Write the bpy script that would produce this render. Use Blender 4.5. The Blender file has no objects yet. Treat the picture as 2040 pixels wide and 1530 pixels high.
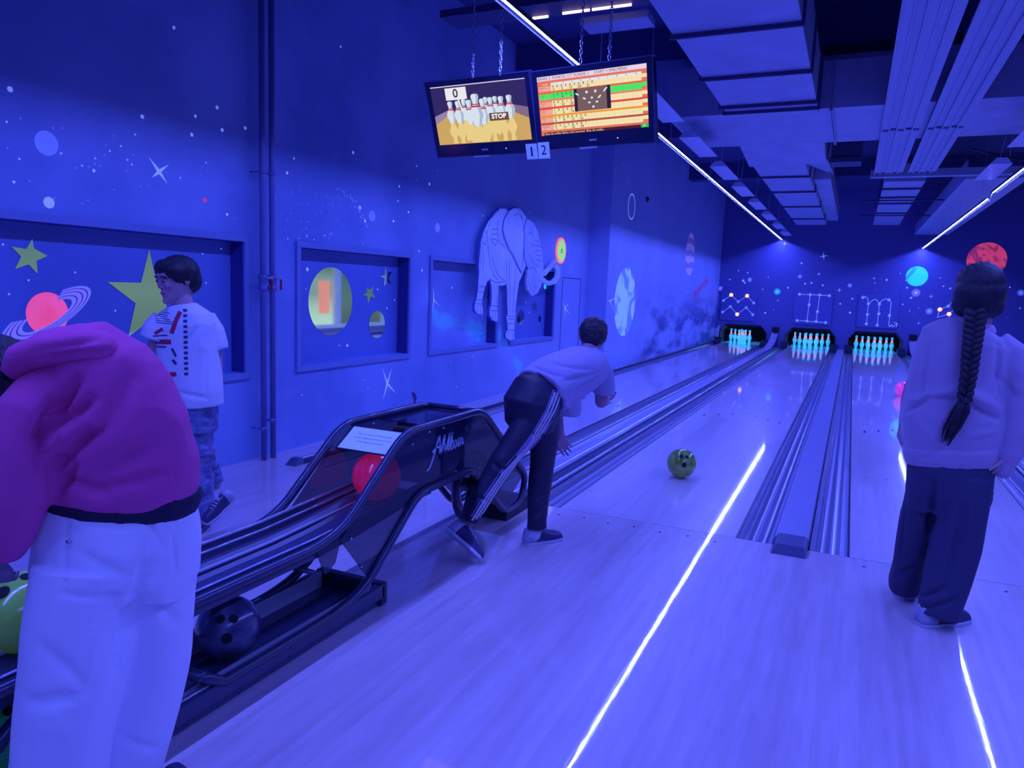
import bpy, bmesh, math, random
from mathutils import Vector, Matrix, noise
random.seed(7)
PI = math.pi
C = bpy.context.scene.collection
scn = bpy.context.scene

# ------------------------------------------------------------------ camera, world, exposure
cam_d = bpy.data.cameras.new('camera'); cam = bpy.data.objects.new('camera', cam_d); C.objects.link(cam)
cam_d.sensor_fit = 'HORIZONTAL'; cam_d.sensor_width = 36.0; cam_d.lens = 1454.07 / 2040 * 36.0
cam_d.clip_start = 0.05; cam_d.clip_end = 100
YAW, PITCH, ROLL = 0.430196, -0.130997, -0.038583
_r = Matrix.Rotation(YAW, 4, 'Z') @ Matrix.Rotation(PITCH, 4, 'X') @ Matrix.Rotation(ROLL, 4, 'Y')
cam.matrix_world = Matrix.Translation((0.4877, -4.1803, 1.3576)) @ _r @ Matrix.Rotation(PI / 2, 4, 'X')
scn.camera = cam
w = bpy.data.worlds.new('world'); scn.world = w; w.use_nodes = True
w.node_tree.nodes['Background'].inputs[0].default_value = (0.05, 0.07, 1.0, 1)
w.node_tree.nodes['Background'].inputs[1].default_value = 0.006
scn.view_settings.view_transform = 'Standard'; scn.view_settings.look = 'None'
scn.view_settings.exposure = 0.0; scn.view_settings.gamma = 1.0; scn.view_settings.use_curve_mapping = False
LED_POWER = 560.0
LED_COL = (0.112, 0.148, 1.0)

# ------------------------------------------------------------------ materials
MATS = {}
def mat(name, col, rough=0.6, metal=0.0, emis=None, estr=1.0, bump=0.0, bscale=30.0, vary=0.0, coat=0.0, spec=0.5, trans=0.0, alpha=1.0, sheen=0.0, aniso=None):
    if name in MATS: return MATS[name]
    m = bpy.data.materials.new(name); m.use_nodes = True; MATS[name] = m
    nt = m.node_tree; b = nt.nodes['Principled BSDF']
    b.inputs['Base Color'].default_value = (*col, 1); b.inputs['Roughness'].default_value = rough
    b.inputs['Metallic'].default_value = metal; b.inputs['Coat Weight'].default_value = coat
    b.inputs['Coat Roughness'].default_value = 0.08
    b.inputs['Specular IOR Level'].default_value = spec; b.inputs['Transmission Weight'].default_value = trans
    b.inputs['Alpha'].default_value = alpha; b.inputs['Sheen Weight'].default_value = sheen
    if emis: b.inputs['Emission Color'].default_value = (*emis, 1); b.inputs['Emission Strength'].default_value = estr
    if bump or vary:
        tc = nt.nodes.new('ShaderNodeTexCoord'); n = nt.nodes.new('ShaderNodeTexNoise')
        n.inputs['Scale'].default_value = bscale; n.inputs['Detail'].default_value = 5
        if aniso:
            mp = nt.nodes.new('ShaderNodeMapping'); mp.inputs['Scale'].default_value = aniso
            nt.links.new(tc.outputs['Object'], mp.inputs[0]); nt.links.new(mp.outputs[0], n.inputs['Vector'])
        else: nt.links.new(tc.outputs['Object'], n.inputs['Vector'])
        if bump:
            bp = nt.nodes.new('ShaderNodeBump'); bp.inputs['Strength'].default_value = bump; bp.inputs['Distance'].default_value = 0.01
            nt.links.new(n.outputs['Fac'], bp.inputs['Height']); nt.links.new(bp.outputs[0], b.inputs['Normal'])
        if vary:
            r = nt.nodes.new('ShaderNodeValToRGB'); r.color_ramp.elements[0].position = 0.3; r.color_ramp.elements[1].position = 0.7
            r.color_ramp.elements[0].color = (*[c * (1 - vary) for c in col], 1); r.color_ramp.elements[1].color = (*[min(1, c * (1 + vary)) for c in col], 1)
            nt.links.new(n.outputs['Fac'], r.inputs[0]); nt.links.new(r.outputs[0], b.inputs['Base Color'])
    return m

class Nd:                                   # tiny node expression helper
    def __init__(s, m): s.nt = m.node_tree; s.N = s.nt.nodes; s.L = s.nt.links
    def val(s, v, sock):
        if isinstance(v, (int, float)): sock.default_value = v
        elif isinstance(v, tuple): sock.default_value = (*v, 1) if len(v) == 3 and sock.type == 'RGBA' else v
        else: s.L.new(v, sock)
    def m(s, op, a, b=0.0, c=None, clamp=False):
        n = s.N.new('ShaderNodeMath'); n.operation = op; n.use_clamp = clamp
        s.val(a, n.inputs[0]); s.val(b, n.inputs[1])
        if c is not None: s.val(c, n.inputs[2])
        return n.outputs[0]
    def noise(s, vec, scale, detail=4, rough=0.5):
        n = s.N.new('ShaderNodeTexNoise'); n.inputs['Scale'].default_value = scale; n.inputs['Detail'].default_value = detail
        n.inputs['Roughness'].default_value = rough; s.L.new(vec, n.inputs['Vector']); return n.outputs['Fac']
    def mapping(s, vec, sc, rot=(0, 0, 0)):
        n = s.N.new('ShaderNodeMapping'); n.inputs['Scale'].default_value = sc; n.inputs['Rotation'].default_value = rot
        s.L.new(vec, n.inputs[0]); return n.outputs[0]
    def coord(s): return s.N.new('ShaderNodeTexCoord').outputs['Object']
    def xyz(s, vec):
        n = s.N.new('ShaderNodeSeparateXYZ'); s.L.new(vec, n.inputs[0]); return n.outputs
    def smooth(s, v, a, b, lo=0.0, hi=1.0):
        n = s.N.new('ShaderNodeMapRange'); n.interpolation_type = 'SMOOTHSTEP'
        s.val(v, n.inputs[0]); n.inputs[1].default_value = a; n.inputs[2].default_value = b; n.inputs[3].default_value = lo; n.inputs[4].default_value = hi
        return n.outputs[0]
    def mix(s, f, a, b):
        n = s.N.new('ShaderNodeMix'); n.data_type = 'RGBA'; s.val(f, n.inputs[0]); s.val(a, n.inputs[6]); s.val(b, n.inputs[7]); return n.outputs[2]
    def bump(s, h, strength, dist=0.01):
        n = s.N.new('ShaderNodeBump'); n.inputs['Strength'].default_value = strength; n.inputs['Distance'].default_value = dist
        s.L.new(h, n.inputs['Height']); return n.outputs[0]
    def seg(s, u, v, p, q):                 # distance of (u,v) from the segment p-q
        dx, dy = q[0] - p[0], q[1] - p[1]; l2 = dx * dx + dy * dy
        a = s.m('SUBTRACT', u, p[0]); b = s.m('SUBTRACT', v, p[1])
        t = s.m('MULTIPLY', s.m('ADD', s.m('MULTIPLY', a, dx), s.m('MULTIPLY', b, dy)), 1 / l2, clamp=True)
        ex = s.m('SUBTRACT', a, s.m('MULTIPLY', t, dx)); ey = s.m('SUBTRACT', b, s.m('MULTIPLY', t, dy))
        return s.m('SQRT', s.m('ADD', s.m('MULTIPLY', ex, ex), s.m('MULTIPLY', ey, ey)))

def wood_mat(name, col, rough, streak, bstr, crough=0.02, cn=True):
    m = mat(name, col, rough); e = Nd(m); b = e.N['Principled BSDF']
    co = e.coord(); x = e.xyz(co)
    bn = e.m('FLOOR', e.m('MULTIPLY', x[0], 1 / 0.0272))              # narrow maple boards, 27 mm
    wn = e.N.new('ShaderNodeTexWhiteNoise'); wn.noise_dimensions = '2D'
    cv = e.N.new('ShaderNodeCombineXYZ'); e.L.new(bn, cv.inputs[0]); e.L.new(e.m('FLOOR', e.m('ADD', e.m('MULTIPLY', x[1], 0.6), e.m('MULTIPLY', bn, 0.37))), cv.inputs[1]); e.L.new(cv.outputs[0], wn.inputs['Vector'])
    g = e.noise(e.mapping(co, (9, 0.9, 1)), 3.0, 5, 0.6)
    big = e.noise(e.mapping(co, (1.6, 0.35, 1)), 1.6, 3)
    f = e.m('ADD', e.m('MULTIPLY', wn.outputs[0], 0.16), e.m('ADD', e.m('MULTIPLY', g, 0.6), e.m('MULTIPLY', big, 0.55)))
    lo = tuple(c * (1 - streak) for c in col); hi = tuple(min(1, c * (1 + streak)) for c in col)
    e.L.new(e.mix(e.smooth(f, 0.35, 1.0), lo, hi), b.inputs['Base Color'])
    e.L.new(e.smooth(big, 0.3, 0.7, rough * 0.85, rough * 1.15), b.inputs['Roughness'])
    e.L.new(e.bump(e.noise(e.mapping(co, (22, 1.5, 1)), 4.0, 3), bstr, 0.002), b.inputs['Normal'])
    b.inputs['Coat Weight'].default_value = 0.9; b.inputs['Coat Roughness'].default_value = crough; b.inputs['Specular IOR Level'].default_value = 0.2
    if cn: e.L.new(e.bump(e.noise(e.mapping(co, (30, 2.5, 1)), 3.0, 2), 0.05, 0.0006), b.inputs['Coat Normal'])
    return m
M_APP = wood_mat('approach_wood', (0.66, 0.55, 0.62), 0.34, 0.16, 0.10, 0.035)
M_LANE = wood_mat('lane_wood', (0.70, 0.60, 0.68), 0.32, 0.10, 0.0, 0.045, False)

def wall_mat():
    m = mat('space_mural_paint', (0.2, 0.3, 0.7), 0.55); e = Nd(m); b = e.N['Principled BSDF']
    co = e.coord(); x = e.xyz(co); y, z = x[1], x[2]
    n1 = e.noise(co, 0.9, 4); n2 = e.noise(co, 2.6, 6, 0.65); n3 = e.noise(e.mapping(co, (1, 0.5, 1.6), (0.5, 0, 0)), 1.7, 5, 0.6)
    c = e.mix(e.smooth(n1, 0.35, 0.7), (0.17, 0.27, 0.62), (0.29, 0.40, 0.80))
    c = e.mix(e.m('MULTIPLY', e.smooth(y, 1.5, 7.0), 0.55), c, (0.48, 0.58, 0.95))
    c = e.mix(e.m('MULTIPLY', e.smooth(n3, 0.55, 0.75), 0.35), c, (0.45, 0.34, 0.80))
    # milky nebula arm behind the elephant, cyan towards its core
    wob = e.m('MULTIPLY', e.m('SUBTRACT', n2, 0.5), 0.45)
    d = None
    P = [(2.45, 1.2), (2.8, 0.96), (3.6, 0.87), (4.2, 0.71), (4.8, 0.30)]
    for p, q in zip(P, P[1:]):
        s = e.seg(y, z, p, q); d = s if d is None else e.m('MINIMUM', d, s)
    d = e.m('ADD', d, wob)
    c = e.mix(e.m('MULTIPLY', e.smooth(d, 0.42, 0.02), 0.55), c, (0.42, 0.55, 1.0))
    c = e.mix(e.m('MULTIPLY', e.smooth(d, 0.12, 0.0), 0.8), c, (0.25, 0.95, 1.0))
    # smoky dark bank low on the far stretch, a red wisp by the corner
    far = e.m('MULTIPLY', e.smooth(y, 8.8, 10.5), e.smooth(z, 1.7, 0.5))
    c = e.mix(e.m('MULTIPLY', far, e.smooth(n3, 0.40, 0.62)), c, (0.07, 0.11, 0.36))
    r = e.m('ADD', e.seg(y, z, (14.6, 1.35), (16.2, 1.75)), wob)
    c = e.mix(e.m('MULTIPLY', e.smooth(r, 0.16, -0.02), 0.8), c, (0.85, 0.10, 0.25))
    e.L.new(c, b.inputs['Base Color'])
    return m
M_WALL = wall_mat()
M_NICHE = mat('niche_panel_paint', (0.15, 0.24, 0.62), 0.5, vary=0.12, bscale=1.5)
M_TRIM = mat('window_trim_paint', (0.20, 0.28, 0.60), 0.4)
M_BACK = mat('masking_wall_paint', (0.115, 0.125, 0.40), 0.7, vary=0.04, bscale=0.8)
M_CEIL = mat('ceiling_paint', (0.05, 0.06, 0.22), 0.8)
M_BLACK = mat('black_plastic', (0.02, 0.022, 0.06), 0.35)
M_DEEP = mat('pit_curtain_black', (0.008, 0.008, 0.02), 0.8)
M_TUBE = mat('powder_coated_tube', (0.045, 0.05, 0.12), 0.3, 0.3, coat=0.4, bump=0.05, bscale=220)
M_TRACKD = mat('dark_track_vinyl', (0.05, 0.055, 0.14), 0.35, bump=0.05, bscale=60)
M_TRACKL = mat('light_rail_plastic', (0.42, 0.42, 0.55), 0.25)
M_STEEL = mat('gutter_composite', (0.42, 0.43, 0.60), 0.24, 0.65, coat=0.3)
M_CAP = mat('capping_laminate', (0.42, 0.42, 0.62), 0.22, coat=0.2)
M_DUCT = mat('galvanised_duct', (0.36, 0.40, 0.62), 0.45, 0.25, vary=0.1, bscale=3)
M_PANEL = mat('ribbed_ceiling_panel', (0.38, 0.42, 0.66), 0.5, 0.2, bump=0.15, bscale=300)
M_SEAM = mat('duct_seam_dark', (0.05, 0.05, 0.16), 0.6)
M_HOUSING = mat('led_channel_black', (0.012, 0.014, 0.04), 0.7)
M_LED = mat('led_diffuser', (0, 0, 0), 0.5, emis=LED_COL, estr=LED_POWER)
M_UVW = mat('uv_white_paint', (0.70, 0.75, 0.95), 0.6, emis=(0.20, 0.32, 0.9), estr=0.48)
M_UVG = mat('uv_glow_paint', (0.35, 0.45, 0.95), 0.6, emis=(0.12, 0.2, 0.8), estr=0.22)
M_MIRROR = mat('gold_mirror_acrylic', (0.80, 0.90, 0.78), 0.03, 1.0)
def g(name): return MATS[name]

# ------------------------------------------------------------------ mesh builder
class MB:
    def __init__(s): s.v = []; s.f = []; s.sm = []
    def add(s, vs, fs, smooth=False):
        o = len(s.v); s.v += [Vector(p) for p in vs]; s.f += [[i + o for i in q] for q in fs]; s.sm += [smooth] * len(fs); return s
    def box(s, x0, x1, y0, y1, z0, z1):
        return s.add([(x, y, z) for z in (z0, z1) for y in (y0, y1) for x in (x0, x1)],
                     [(0, 2, 3, 1), (4, 5, 7, 6), (0, 1, 5, 4), (2, 6, 7, 3), (0, 4, 6, 2), (1, 3, 7, 5)])
    def prism(s, poly, d, frame):
        # poly: 2-D points; frame: (origin, u, v, n); extruded from 0 to d along n
        o, u, v, n = [Vector(a) for a in frame]
        a = [o + u * p[0] + v * p[1] for p in poly]; k = len(a)
        ar = sum(poly[i][0] * poly[(i + 1) % k][1] - poly[(i + 1) % k][0] * poly[i][1] for i in range(k))
        if ar < 0: a.reverse()
        if u.cross(v).dot(n) * d < 0: a.reverse()
        vs = a + [p + n * d for p in a]
        return s.add(vs, [list(range(k))[::-1], list(range(k, 2 * k))] + [(i, (i + 1) % k, k + (i + 1) % k, k + i) for i in range(k)])
    def sweep(s, path, r, seg=10, closed=False, smooth=True, cap=True):
        P = [Vector(p) for p in path]; n = len(P); rs = r if isinstance(r, (list, tuple)) else [r] * n
        T = []
        for i in range(n):
            a = P[(i - 1) % n] if (closed or i > 0) else P[i]; b = P[(i + 1) % n] if (closed or i < n - 1) else P[i]
            T.append((b - a).normalized())
        up = Vector((0, 0, 1)) if abs(T[0].z) < 0.9 else Vector((1, 0, 0))
        N = (up - T[0] * up.dot(T[0])).normalized(); vs = []
        for i in range(n):
            N = (N - T[i] * N.dot(T[i])).normalized(); B = T[i].cross(N)
            for k in range(seg):
                a = 2 * PI * k / seg; vs.append(P[i] + (N * math.cos(a) + B * math.sin(a)) * rs[i])
        fs = []
        for i in range(n if closed else n - 1):
            for k in range(seg):
                j = (i + 1) % n; fs.append((i * seg + k, i * seg + (k + 1) % seg, j * seg + (k + 1) % seg, j * seg + k))
        if not closed and cap: fs += [list(range(seg))[::-1], [(n - 1) * seg + k for k in range(seg)]]
        return s.add(vs, fs, smooth)
    def lathe(s, prof, c=(0, 0, 0), seg=16, axis=(0, 0, 1), smooth=True):
        ax = Vector(axis).normalized(); up = Vector((1, 0, 0)) if abs(ax.x) < 0.9 else Vector((0, 1, 0))
        u = (up - ax * up.dot(ax)).normalized(); v = ax.cross(u); c = Vector(c); vs = []
        for (r, h) in prof:
            for k in range(seg):
                a = 2 * PI * k / seg; vs.append(c + ax * h + (u * math.cos(a) + v * math.sin(a)) * r)
        n = len(prof); fs = [(i * seg + k, i * seg + (k + 1) % seg, (i + 1) * seg + (k + 1) % seg, (i + 1) * seg + k) for i in range(n - 1) for k in range(seg)]
        if prof[0][0] > 1e-6: fs.append(list(range(seg))[::-1])
        if prof[-1][0] > 1e-6: fs.append([(n - 1) * seg + k for k in range(seg)])
        return s.add(vs, fs, smooth)
    def ball(s, c, r, seg=24, rings=16, sc=(1, 1, 1)):
        c = Vector(c); vs = [c + Vector((0, 0, r * sc[2]))]
        for i in range(1, rings):
            t = PI * i / rings
            for k in range(seg):
                a = 2 * PI * k / seg; vs.append(c + Vector((r * sc[0] * math.sin(t) * math.cos(a), r * sc[1] * math.sin(t) * math.sin(a), r * sc[2] * math.cos(t))))
        vs.append(c - Vector((0, 0, r * sc[2]))); last = len(vs) - 1
        fs = [(0, 1 + k, 1 + (k + 1) % seg) for k in range(seg)]
        for i in range(rings - 2):
            for k in range(seg):
                a = 1 + i * seg; fs.append((a + k, a + seg + k, a + seg + (k + 1) % seg, a + (k + 1) % seg))
        a = 1 + (rings - 2) * seg; fs += [(last, a + (k + 1) % seg, a + k) for k in range(seg)]
        return s.add(vs, fs, True)
    def profile(s, pts, y0, y1, th=0.006):       # an open x-z profile run along y, with thickness
        top = [(x, z) for x, z in pts]; bot = [(x, z - th) for x, z in reversed(pts)]
        k = len(top); n = 2 * k; poly = top + bot
        vs = [(x, y0, z) for x, z in poly] + [(x, y1, z) for x, z in poly]
        fs = [(i, n + i, n + (i + 1) % n, (i + 1) % n) for i in range(n)]
        fs += [(i, i + 1, n - 2 - i, n - 1 - i) for i in range(k - 1)]
        fs += [(n + n - 1 - i, n + n - 2 - i, n + i + 1, n + i) for i in range(k - 1)]
        return s.add(vs, fs)
    def loft(s, rings, smooth=True):
        n = len(rings); k = len(rings[0]); vs = [p for r in rings for p in r]
        fs = [(i * k + j, i * k + (j + 1) % k, (i + 1) * k + (j + 1) % k, (i + 1) * k + j) for i in range(n - 1) for j in range(k)]
        fs += [list(range(k))[::-1], [(n - 1) * k + j for j in range(k)]]
        return s.add(vs, fs, smooth)
    def build(s, name, m, parent=None, root=None, bevel=0.0, bseg=2, link=True):
        me = bpy.data.meshes.new(name); org = root or (ORG[parent.name] if parent else Vector((0, 0, 0)))
        me.from_pydata([p - org for p in s.v], [], s.f)
        me.polygons.foreach_set('use_smooth', s.sm); me.materials.append(m); me.update()
        o = bpy.data.objects.new(name, me); C.objects.link(o)
        if parent:
            o.parent = parent; ORG[o.name] = org
        else:
            o.location = org; ORG[o.name] = Vector(org)
        if bevel:
            md = o.modifiers.new('bevel', 'BEVEL'); md.width = bevel; md.segments = bseg; md.limit_method = 'ANGLE'; md.angle_limit = 0.6
        return o
ORG = {}
def fillet(pts, r, n=5):
    P = [Vector(p) for p in pts]; out = [P[0]]
    for i in range(1, len(P) - 1):
        a, b, c = P[i - 1], P[i], P[i + 1]; u = (a - b); v = (c - b); d = min(r, u.length * 0.48, v.length * 0.48)
        p0 = b + u.normalized() * d; p1 = b + v.normalized() * d
        for k in range(n + 1):
            t = k / n; out.append(p0 * (1 - t) ** 2 + b * 2 * t * (1 - t) + p1 * t * t)
    return out + [P[-1]]
def tag(o, label, cat, group=None):
    o['label'] = label; o['category'] = cat
    if group: o['group'] = group
    return o
def thing(name, loc, label, cat, group=None):
    o = bpy.data.objects.new(name, None); C.objects.link(o); o.location = loc; o.empty_display_size = 0.1
    ORG[o.name] = Vector(loc); return tag(o, label, cat, group)
def struct(o): o['kind'] = 'structure'; return o
def copy_tree(o, loc, label=None, parent=None):
    c = o.copy(); C.objects.link(c); c.parent = parent
    if parent is None: c.location = loc; ORG[c.name] = Vector(loc)
    if label: c['label'] = label
    for ch in o.children: copy_tree(ch, None, None, c)
    return c
def quad(u0, u1, v0, v1): return [(u0, v0), (u1, v0), (u1, v1), (u0, v1)]
def circ(cu, cv, r, n=24, ru=None, rot=0.0):
    ru = ru or r
    return [(cu + ru * math.cos(a) * math.cos(rot) - r * math.sin(a) * math.sin(rot), cv + ru * math.cos(a) * math.sin(rot) + r * math.sin(a) * math.cos(rot)) for a in [2 * PI * i / n for i in range(n)]]
def text_mb(txt, size, frame, m, name, parent, depth=0.0006, align='CENTER', sx=1.0, bold=0.0):
    cu = bpy.data.curves.new('t', 'FONT'); cu.body = txt; cu.size = size; cu.align_x = align; cu.align_y = 'CENTER'; cu.offset = bold; cu.resolution_u = 3
    t = bpy.data.objects.new('t', cu); C.objects.link(t)
    dg = bpy.context.evaluated_depsgraph_get(); me = bpy.data.meshes.new_from_object(t.evaluated_get(dg))
    o, u, v, n = [Vector(a) for a in frame]; b = MB()
    b.add([o + u * (p.co.x * sx) + v * p.co.y + n * depth for p in me.vertices], [list(f.vertices) for f in me.polygons])
    bpy.data.objects.remove(t); bpy.data.meshes.remove(me)
    return b.build(name, m, parent) if name else b
FL = lambda x: ((x, 0, 0), (0, 1, 0), (0, 0, 1), (1, 0, 0))      # plane of the left wall at x: u = y, v = z, n = +x
FB = lambda y: ((0, y, 0), (1, 0, 0), (0, 0, 1), (0, -1, 0))     # plane of the back wall at y: u = x, v = z, n = -y
def star4(cu, cv, r, k=0.12, rot=0.0):
    return [(cu + (r if i % 2 == 0 else r * k) * math.cos(rot + i * PI / 4), cv + (r if i % 2 == 0 else r * k) * math.sin(rot + i * PI / 4)) for i in range(8)]
def ribbon(mb, pts, wd, d, frame):
    for a, b in zip(pts, pts[1:]):
        dx, dy = b[0] - a[0], b[1] - a[1]; l = math.hypot(dx, dy) or 1; nx, ny = -dy / l * wd / 2, dx / l * wd / 2; ex, ey = dx / l * wd * .3, dy / l * wd * .3
        mb.prism([(a[0] - nx - ex, a[1] - ny - ey), (b[0] - nx + ex, b[1] - ny + ey), (b[0] + nx + ex, b[1] + ny + ey), (a[0] + nx - ex, a[1] + ny - ey)], d, frame)
    return mb


# ------------------------------------------------------------------ measured outlines, metres (y, z[, radius]) on the walls

DOTS_LEFT = [[-0.726,2.89,0.011],[-1.742,2.266,0.015],[-0.97,2.3,0.013],[-0.571,2.39,0.011],[-0.389,2.487,0.013],[-0.347,2.349,0.013],[-0.603,2.267,0.013],[-0.137,2.405,0.012],[0.92,3.268,0.01],[1.098,2.456,0.014],[0.362,2.281,0.009],[0.286,2.161,0.013],[1.813,2.271,0.012],[1.795,2.133,0.01],[1.978,2.049,0.011],[1.723,1.938,0.012],[2.356,2.369,0.016],[1.203,2.004,0.019],[1.279,1.897,0.013],[-0.313,1.788,0.011],[-1.298,1.93,0.01],[-1.746,1.803,0.008],[-1.566,1.72,0.032],[-1.286,2.001,0.003],[-1.368,1.947,0.003],[2.108,2.506,0.009],[2.51,2.529,0.007],[2.114,2.376,0.006],[-1.051,2.005,0.004],[-0.699,1.979,0.004],[-0.49,2.108,0.004],[-1.767,2.1,0.004],[-1.712,1.925,0.004],[-1.487,1.993,0.004],[-1.194,2.058,0.004],[-1.08,2.027,0.004],[-1.022,2.185,0.004],[-1.121,2.099,0.004],[2.184,1.688,0.012],[2.249,1.498,0.014],[1.724,1.939,0.01],[1.282,1.896,0.009],[1.981,2.05,0.009],[0.6,1.682,0.005],[0.508,1.706,0.003],[0.811,1.749,0.003],[3.563,2.179,0.01],[4.906,2.359,0.009],[5.582,2.466,0.007],[6.064,0.966,0.007],[2.892,0.524,0.007],[3.039,0.219,0.008],[3.411,0.54,0.009],[3.734,0.22,0.005],[1.298,0.469,0.005],[1.354,0.381,0.004],[4.46,0.383,0.01],[4.302,0.503,0.007],[0.292,1.667,0.005],[0.42,1.68,0.005],[0.733,1.729,0.004],[1.257,1.698,0.006],[0.453,0.425,0.006],[6.074,2.516,0.01],[6.993,2.501,0.009],[6.598,2.126,0.01],[6.631,1.677,0.013],[6.309,1.389,0.01],[6.622,1.388,0.01],[6.509,1.325,0.008],[6.061,1.44,0.006]]
DOTS_N1 = [[-1.746,1.482,0.002],[-1.351,1.349,0.002],[-1.62,1.297,0.002],[-1.103,1.124,0.004],[-0.422,1.509,0.004],[-0.396,1.31,0.004],[-0.256,1.553,0.003],[-1.728,1.22,0.002]]
DOTS_N2 = [[0.658,1.444,0.017],[1.654,1.293,0.011],[1.945,1.195,0.009],[1.815,1.112,0.01],[1.083,0.788,0.008],[1.198,0.781,0.015],[1.062,0.613,0.004],[0.641,1.282,0.004]]
DOTS_N3 = [[3.081,1.33,0.013],[3.428,0.822,0.005],[3.838,0.781,0.008],[3.752,0.7,0.008]]
DOTS_N4 = [[5.166,1.162,0.01],[5.291,1.019,0.01]]
DOTS_W2 = [[7.884,2.108,0.01],[8.565,2.208,0.01],[8.365,2.111,0.005],[9.752,2.135,0.014],[8.163,1.939,0.014],[8.153,1.853,0.011],[7.874,1.805,0.014],[7.551,1.48,0.009],[7.77,1.472,0.011],[8.92,1.748,0.01],[9.348,1.769,0.01],[10.46,1.622,0.011],[12.058,1.351,0.015],[12.489,1.307,0.011],[12.964,1.348,0.011],[13.578,1.368,0.011],[9.796,1.218,0.011],[10.423,1.154,0.015],[10.861,1.096,0.014],[9.506,1.096,0.011],[9.533,1.178,0.007],[12.557,2.251,0.014],[12.504,2.054,0.012],[13.105,2.314,0.01],[12.055,2.356,0.008],[15.35,2.462,0.009],[14.459,2.308,0.008],[13.974,1.646,0.013],[15.033,1.74,0.011],[15.311,1.735,0.012],[15.864,1.688,0.012],[16.242,1.936,0.013],[16.362,1.642,0.012],[15.818,1.602,0.009],[15.71,1.539,0.015],[14.522,1.326,0.016],[15.895,1.339,0.01],[16.17,1.328,0.013],[14.234,1.161,0.011],[14.811,1.118,0.009],[16.477,1.186,0.016],[14.418,1.028,0.016],[16.023,1.014,0.01],[15.858,0.922,0.014],[16.181,0.887,0.021],[14.567,0.806,0.01],[14.219,0.779,0.011],[15.159,0.735,0.022],[10.949,0.647,0.008],[10.97,0.57,0.009],[7.871,3.458,0.011],[8.227,3.22,0.011],[7.471,2.995,0.011],[8.771,2.988,0.01],[8.059,2.742,0.009],[8.627,2.497,0.01],[12.569,3.152,0.009],[13.049,3.156,0.009],[15.122,3.014,0.01],[13.03,2.756,0.009],[12.039,2.363,0.009]]
DOTS_BACK = [[-2.63,2.104,0.018],[-2.374,2.056,0.023],[-2.862,1.846,0.023],[-2.48,1.821,0.037],[-2.427,1.764,0.027],[-1.794,1.946,0.018],[-1.24,1.659,0.026],[-1.479,1.291,0.018],[-1.794,0.915,0.027],[-1.572,1.016,0.014],[-1.917,1.595,0.018],[-0.93,2.358,0.026],[-0.79,1.789,0.027],[-0.623,1.817,0.026],[-0.326,1.756,0.026],[0.166,1.264,0.026],[0.459,1.416,0.025],[0.434,1.033,0.03],[0.946,1.99,0.021],[1.256,1.957,0.029],[0.973,1.868,0.017],[1.569,2.138,0.013],[1.765,1.767,0.025],[1.717,1.958,0.017],[1.704,1.319,0.021],[1.885,1.499,0.029],[1.877,1.15,0.016],[2.124,0.834,0.021],[2.084,1.243,0.013],[2.604,1.833,0.021],[2.767,1.781,0.025],[2.51,2.048,0.017],[4.075,1.855,0.02],[4.35,1.336,0.02]]
HALO_BACK = [[-2.297,1.854,0.064],[-3.113,1.571,0.073],[-0.944,1.983,0.053],[-0.451,2.067,0.035],[0.363,1.779,0.056],[4.324,1.725,0.079],[2.343,1.164,0.083],[1.987,1.637,0.104],[3.781,1.213,0.088]]
SPECIAL_BACK = [[-1.516,1.537,0.09],[1.966,2.074,0.257],[3.532,2.539,0.445],[-0.372,2.565,0.121],[-1.423,2.896,0.08],[0.112,1.641,0.077],[2.348,1.555,0.066]]
ELE_BODY = [[3.832,2.292],[3.721,2.235],[3.554,2.12],[3.43,1.99],[3.368,1.867],[3.354,1.726],[3.341,1.575],[3.352,1.51],[3.34,1.412],[3.336,1.304],[3.307,1.216],[3.269,1.157],[3.268,1.097],[3.318,1.047],[3.464,1.026],[3.49,1.061],[3.455,1.15],[3.462,1.217],[3.503,1.328],[3.57,1.418],[3.643,1.442],[3.682,1.364],[3.701,1.251],[3.691,1.149],[3.657,1.093],[3.662,1.025],[3.731,0.966],[3.877,0.932],[3.899,0.986],[3.863,1.114],[3.878,1.252],[3.881,1.376],[4.001,1.378],[4.096,1.395],[4.117,1.313],[4.146,1.135],[4.169,1.028],[4.125,0.993],[4.166,0.908],[4.186,0.836],[4.121,0.778],[4.139,0.73],[4.285,0.684],[4.4,0.699],[4.389,0.816],[4.396,0.902],[4.417,1.0],[4.395,1.073],[4.437,1.256],[4.48,1.427],[4.588,1.552],[4.671,1.641],[4.671,2.246],[4.543,2.311],[4.42,2.357],[4.248,2.35],[4.072,2.29],[3.976,2.308]]
ELE_EAR = [[4.072,2.29],[3.948,2.169],[3.923,2.054],[3.993,1.946],[4.098,1.838],[4.246,1.753],[4.401,1.63],[4.521,1.552],[4.545,1.685],[4.551,1.867],[4.554,2.048],[4.511,2.177],[4.428,2.275],[4.333,2.353],[4.193,2.334]]
ELE_HEAD = [[4.61,2.246],[4.563,2.109],[4.551,1.927],[4.601,1.724],[4.736,1.613],[4.924,1.639],[5.133,1.532],[5.26,1.608],[5.257,1.731],[5.215,1.858],[5.132,1.993],[5.0,2.135],[4.862,2.222],[4.702,2.249]]
ELE_JAW = [[4.736,1.613],[4.715,1.445],[4.757,1.346],[4.932,1.256],[5.099,1.296],[5.216,1.391],[5.273,1.497],[5.132,1.545],[4.922,1.652]]
ELE_TRUNK = [[4.922,1.652],[5.083,1.53],[5.279,1.445],[5.512,1.407],[5.765,1.442],[5.924,1.542],[5.929,1.653],[5.806,1.716],[5.679,1.684],[5.791,1.627],[5.753,1.537],[5.595,1.472],[5.414,1.481],[5.27,1.523]]
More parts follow.
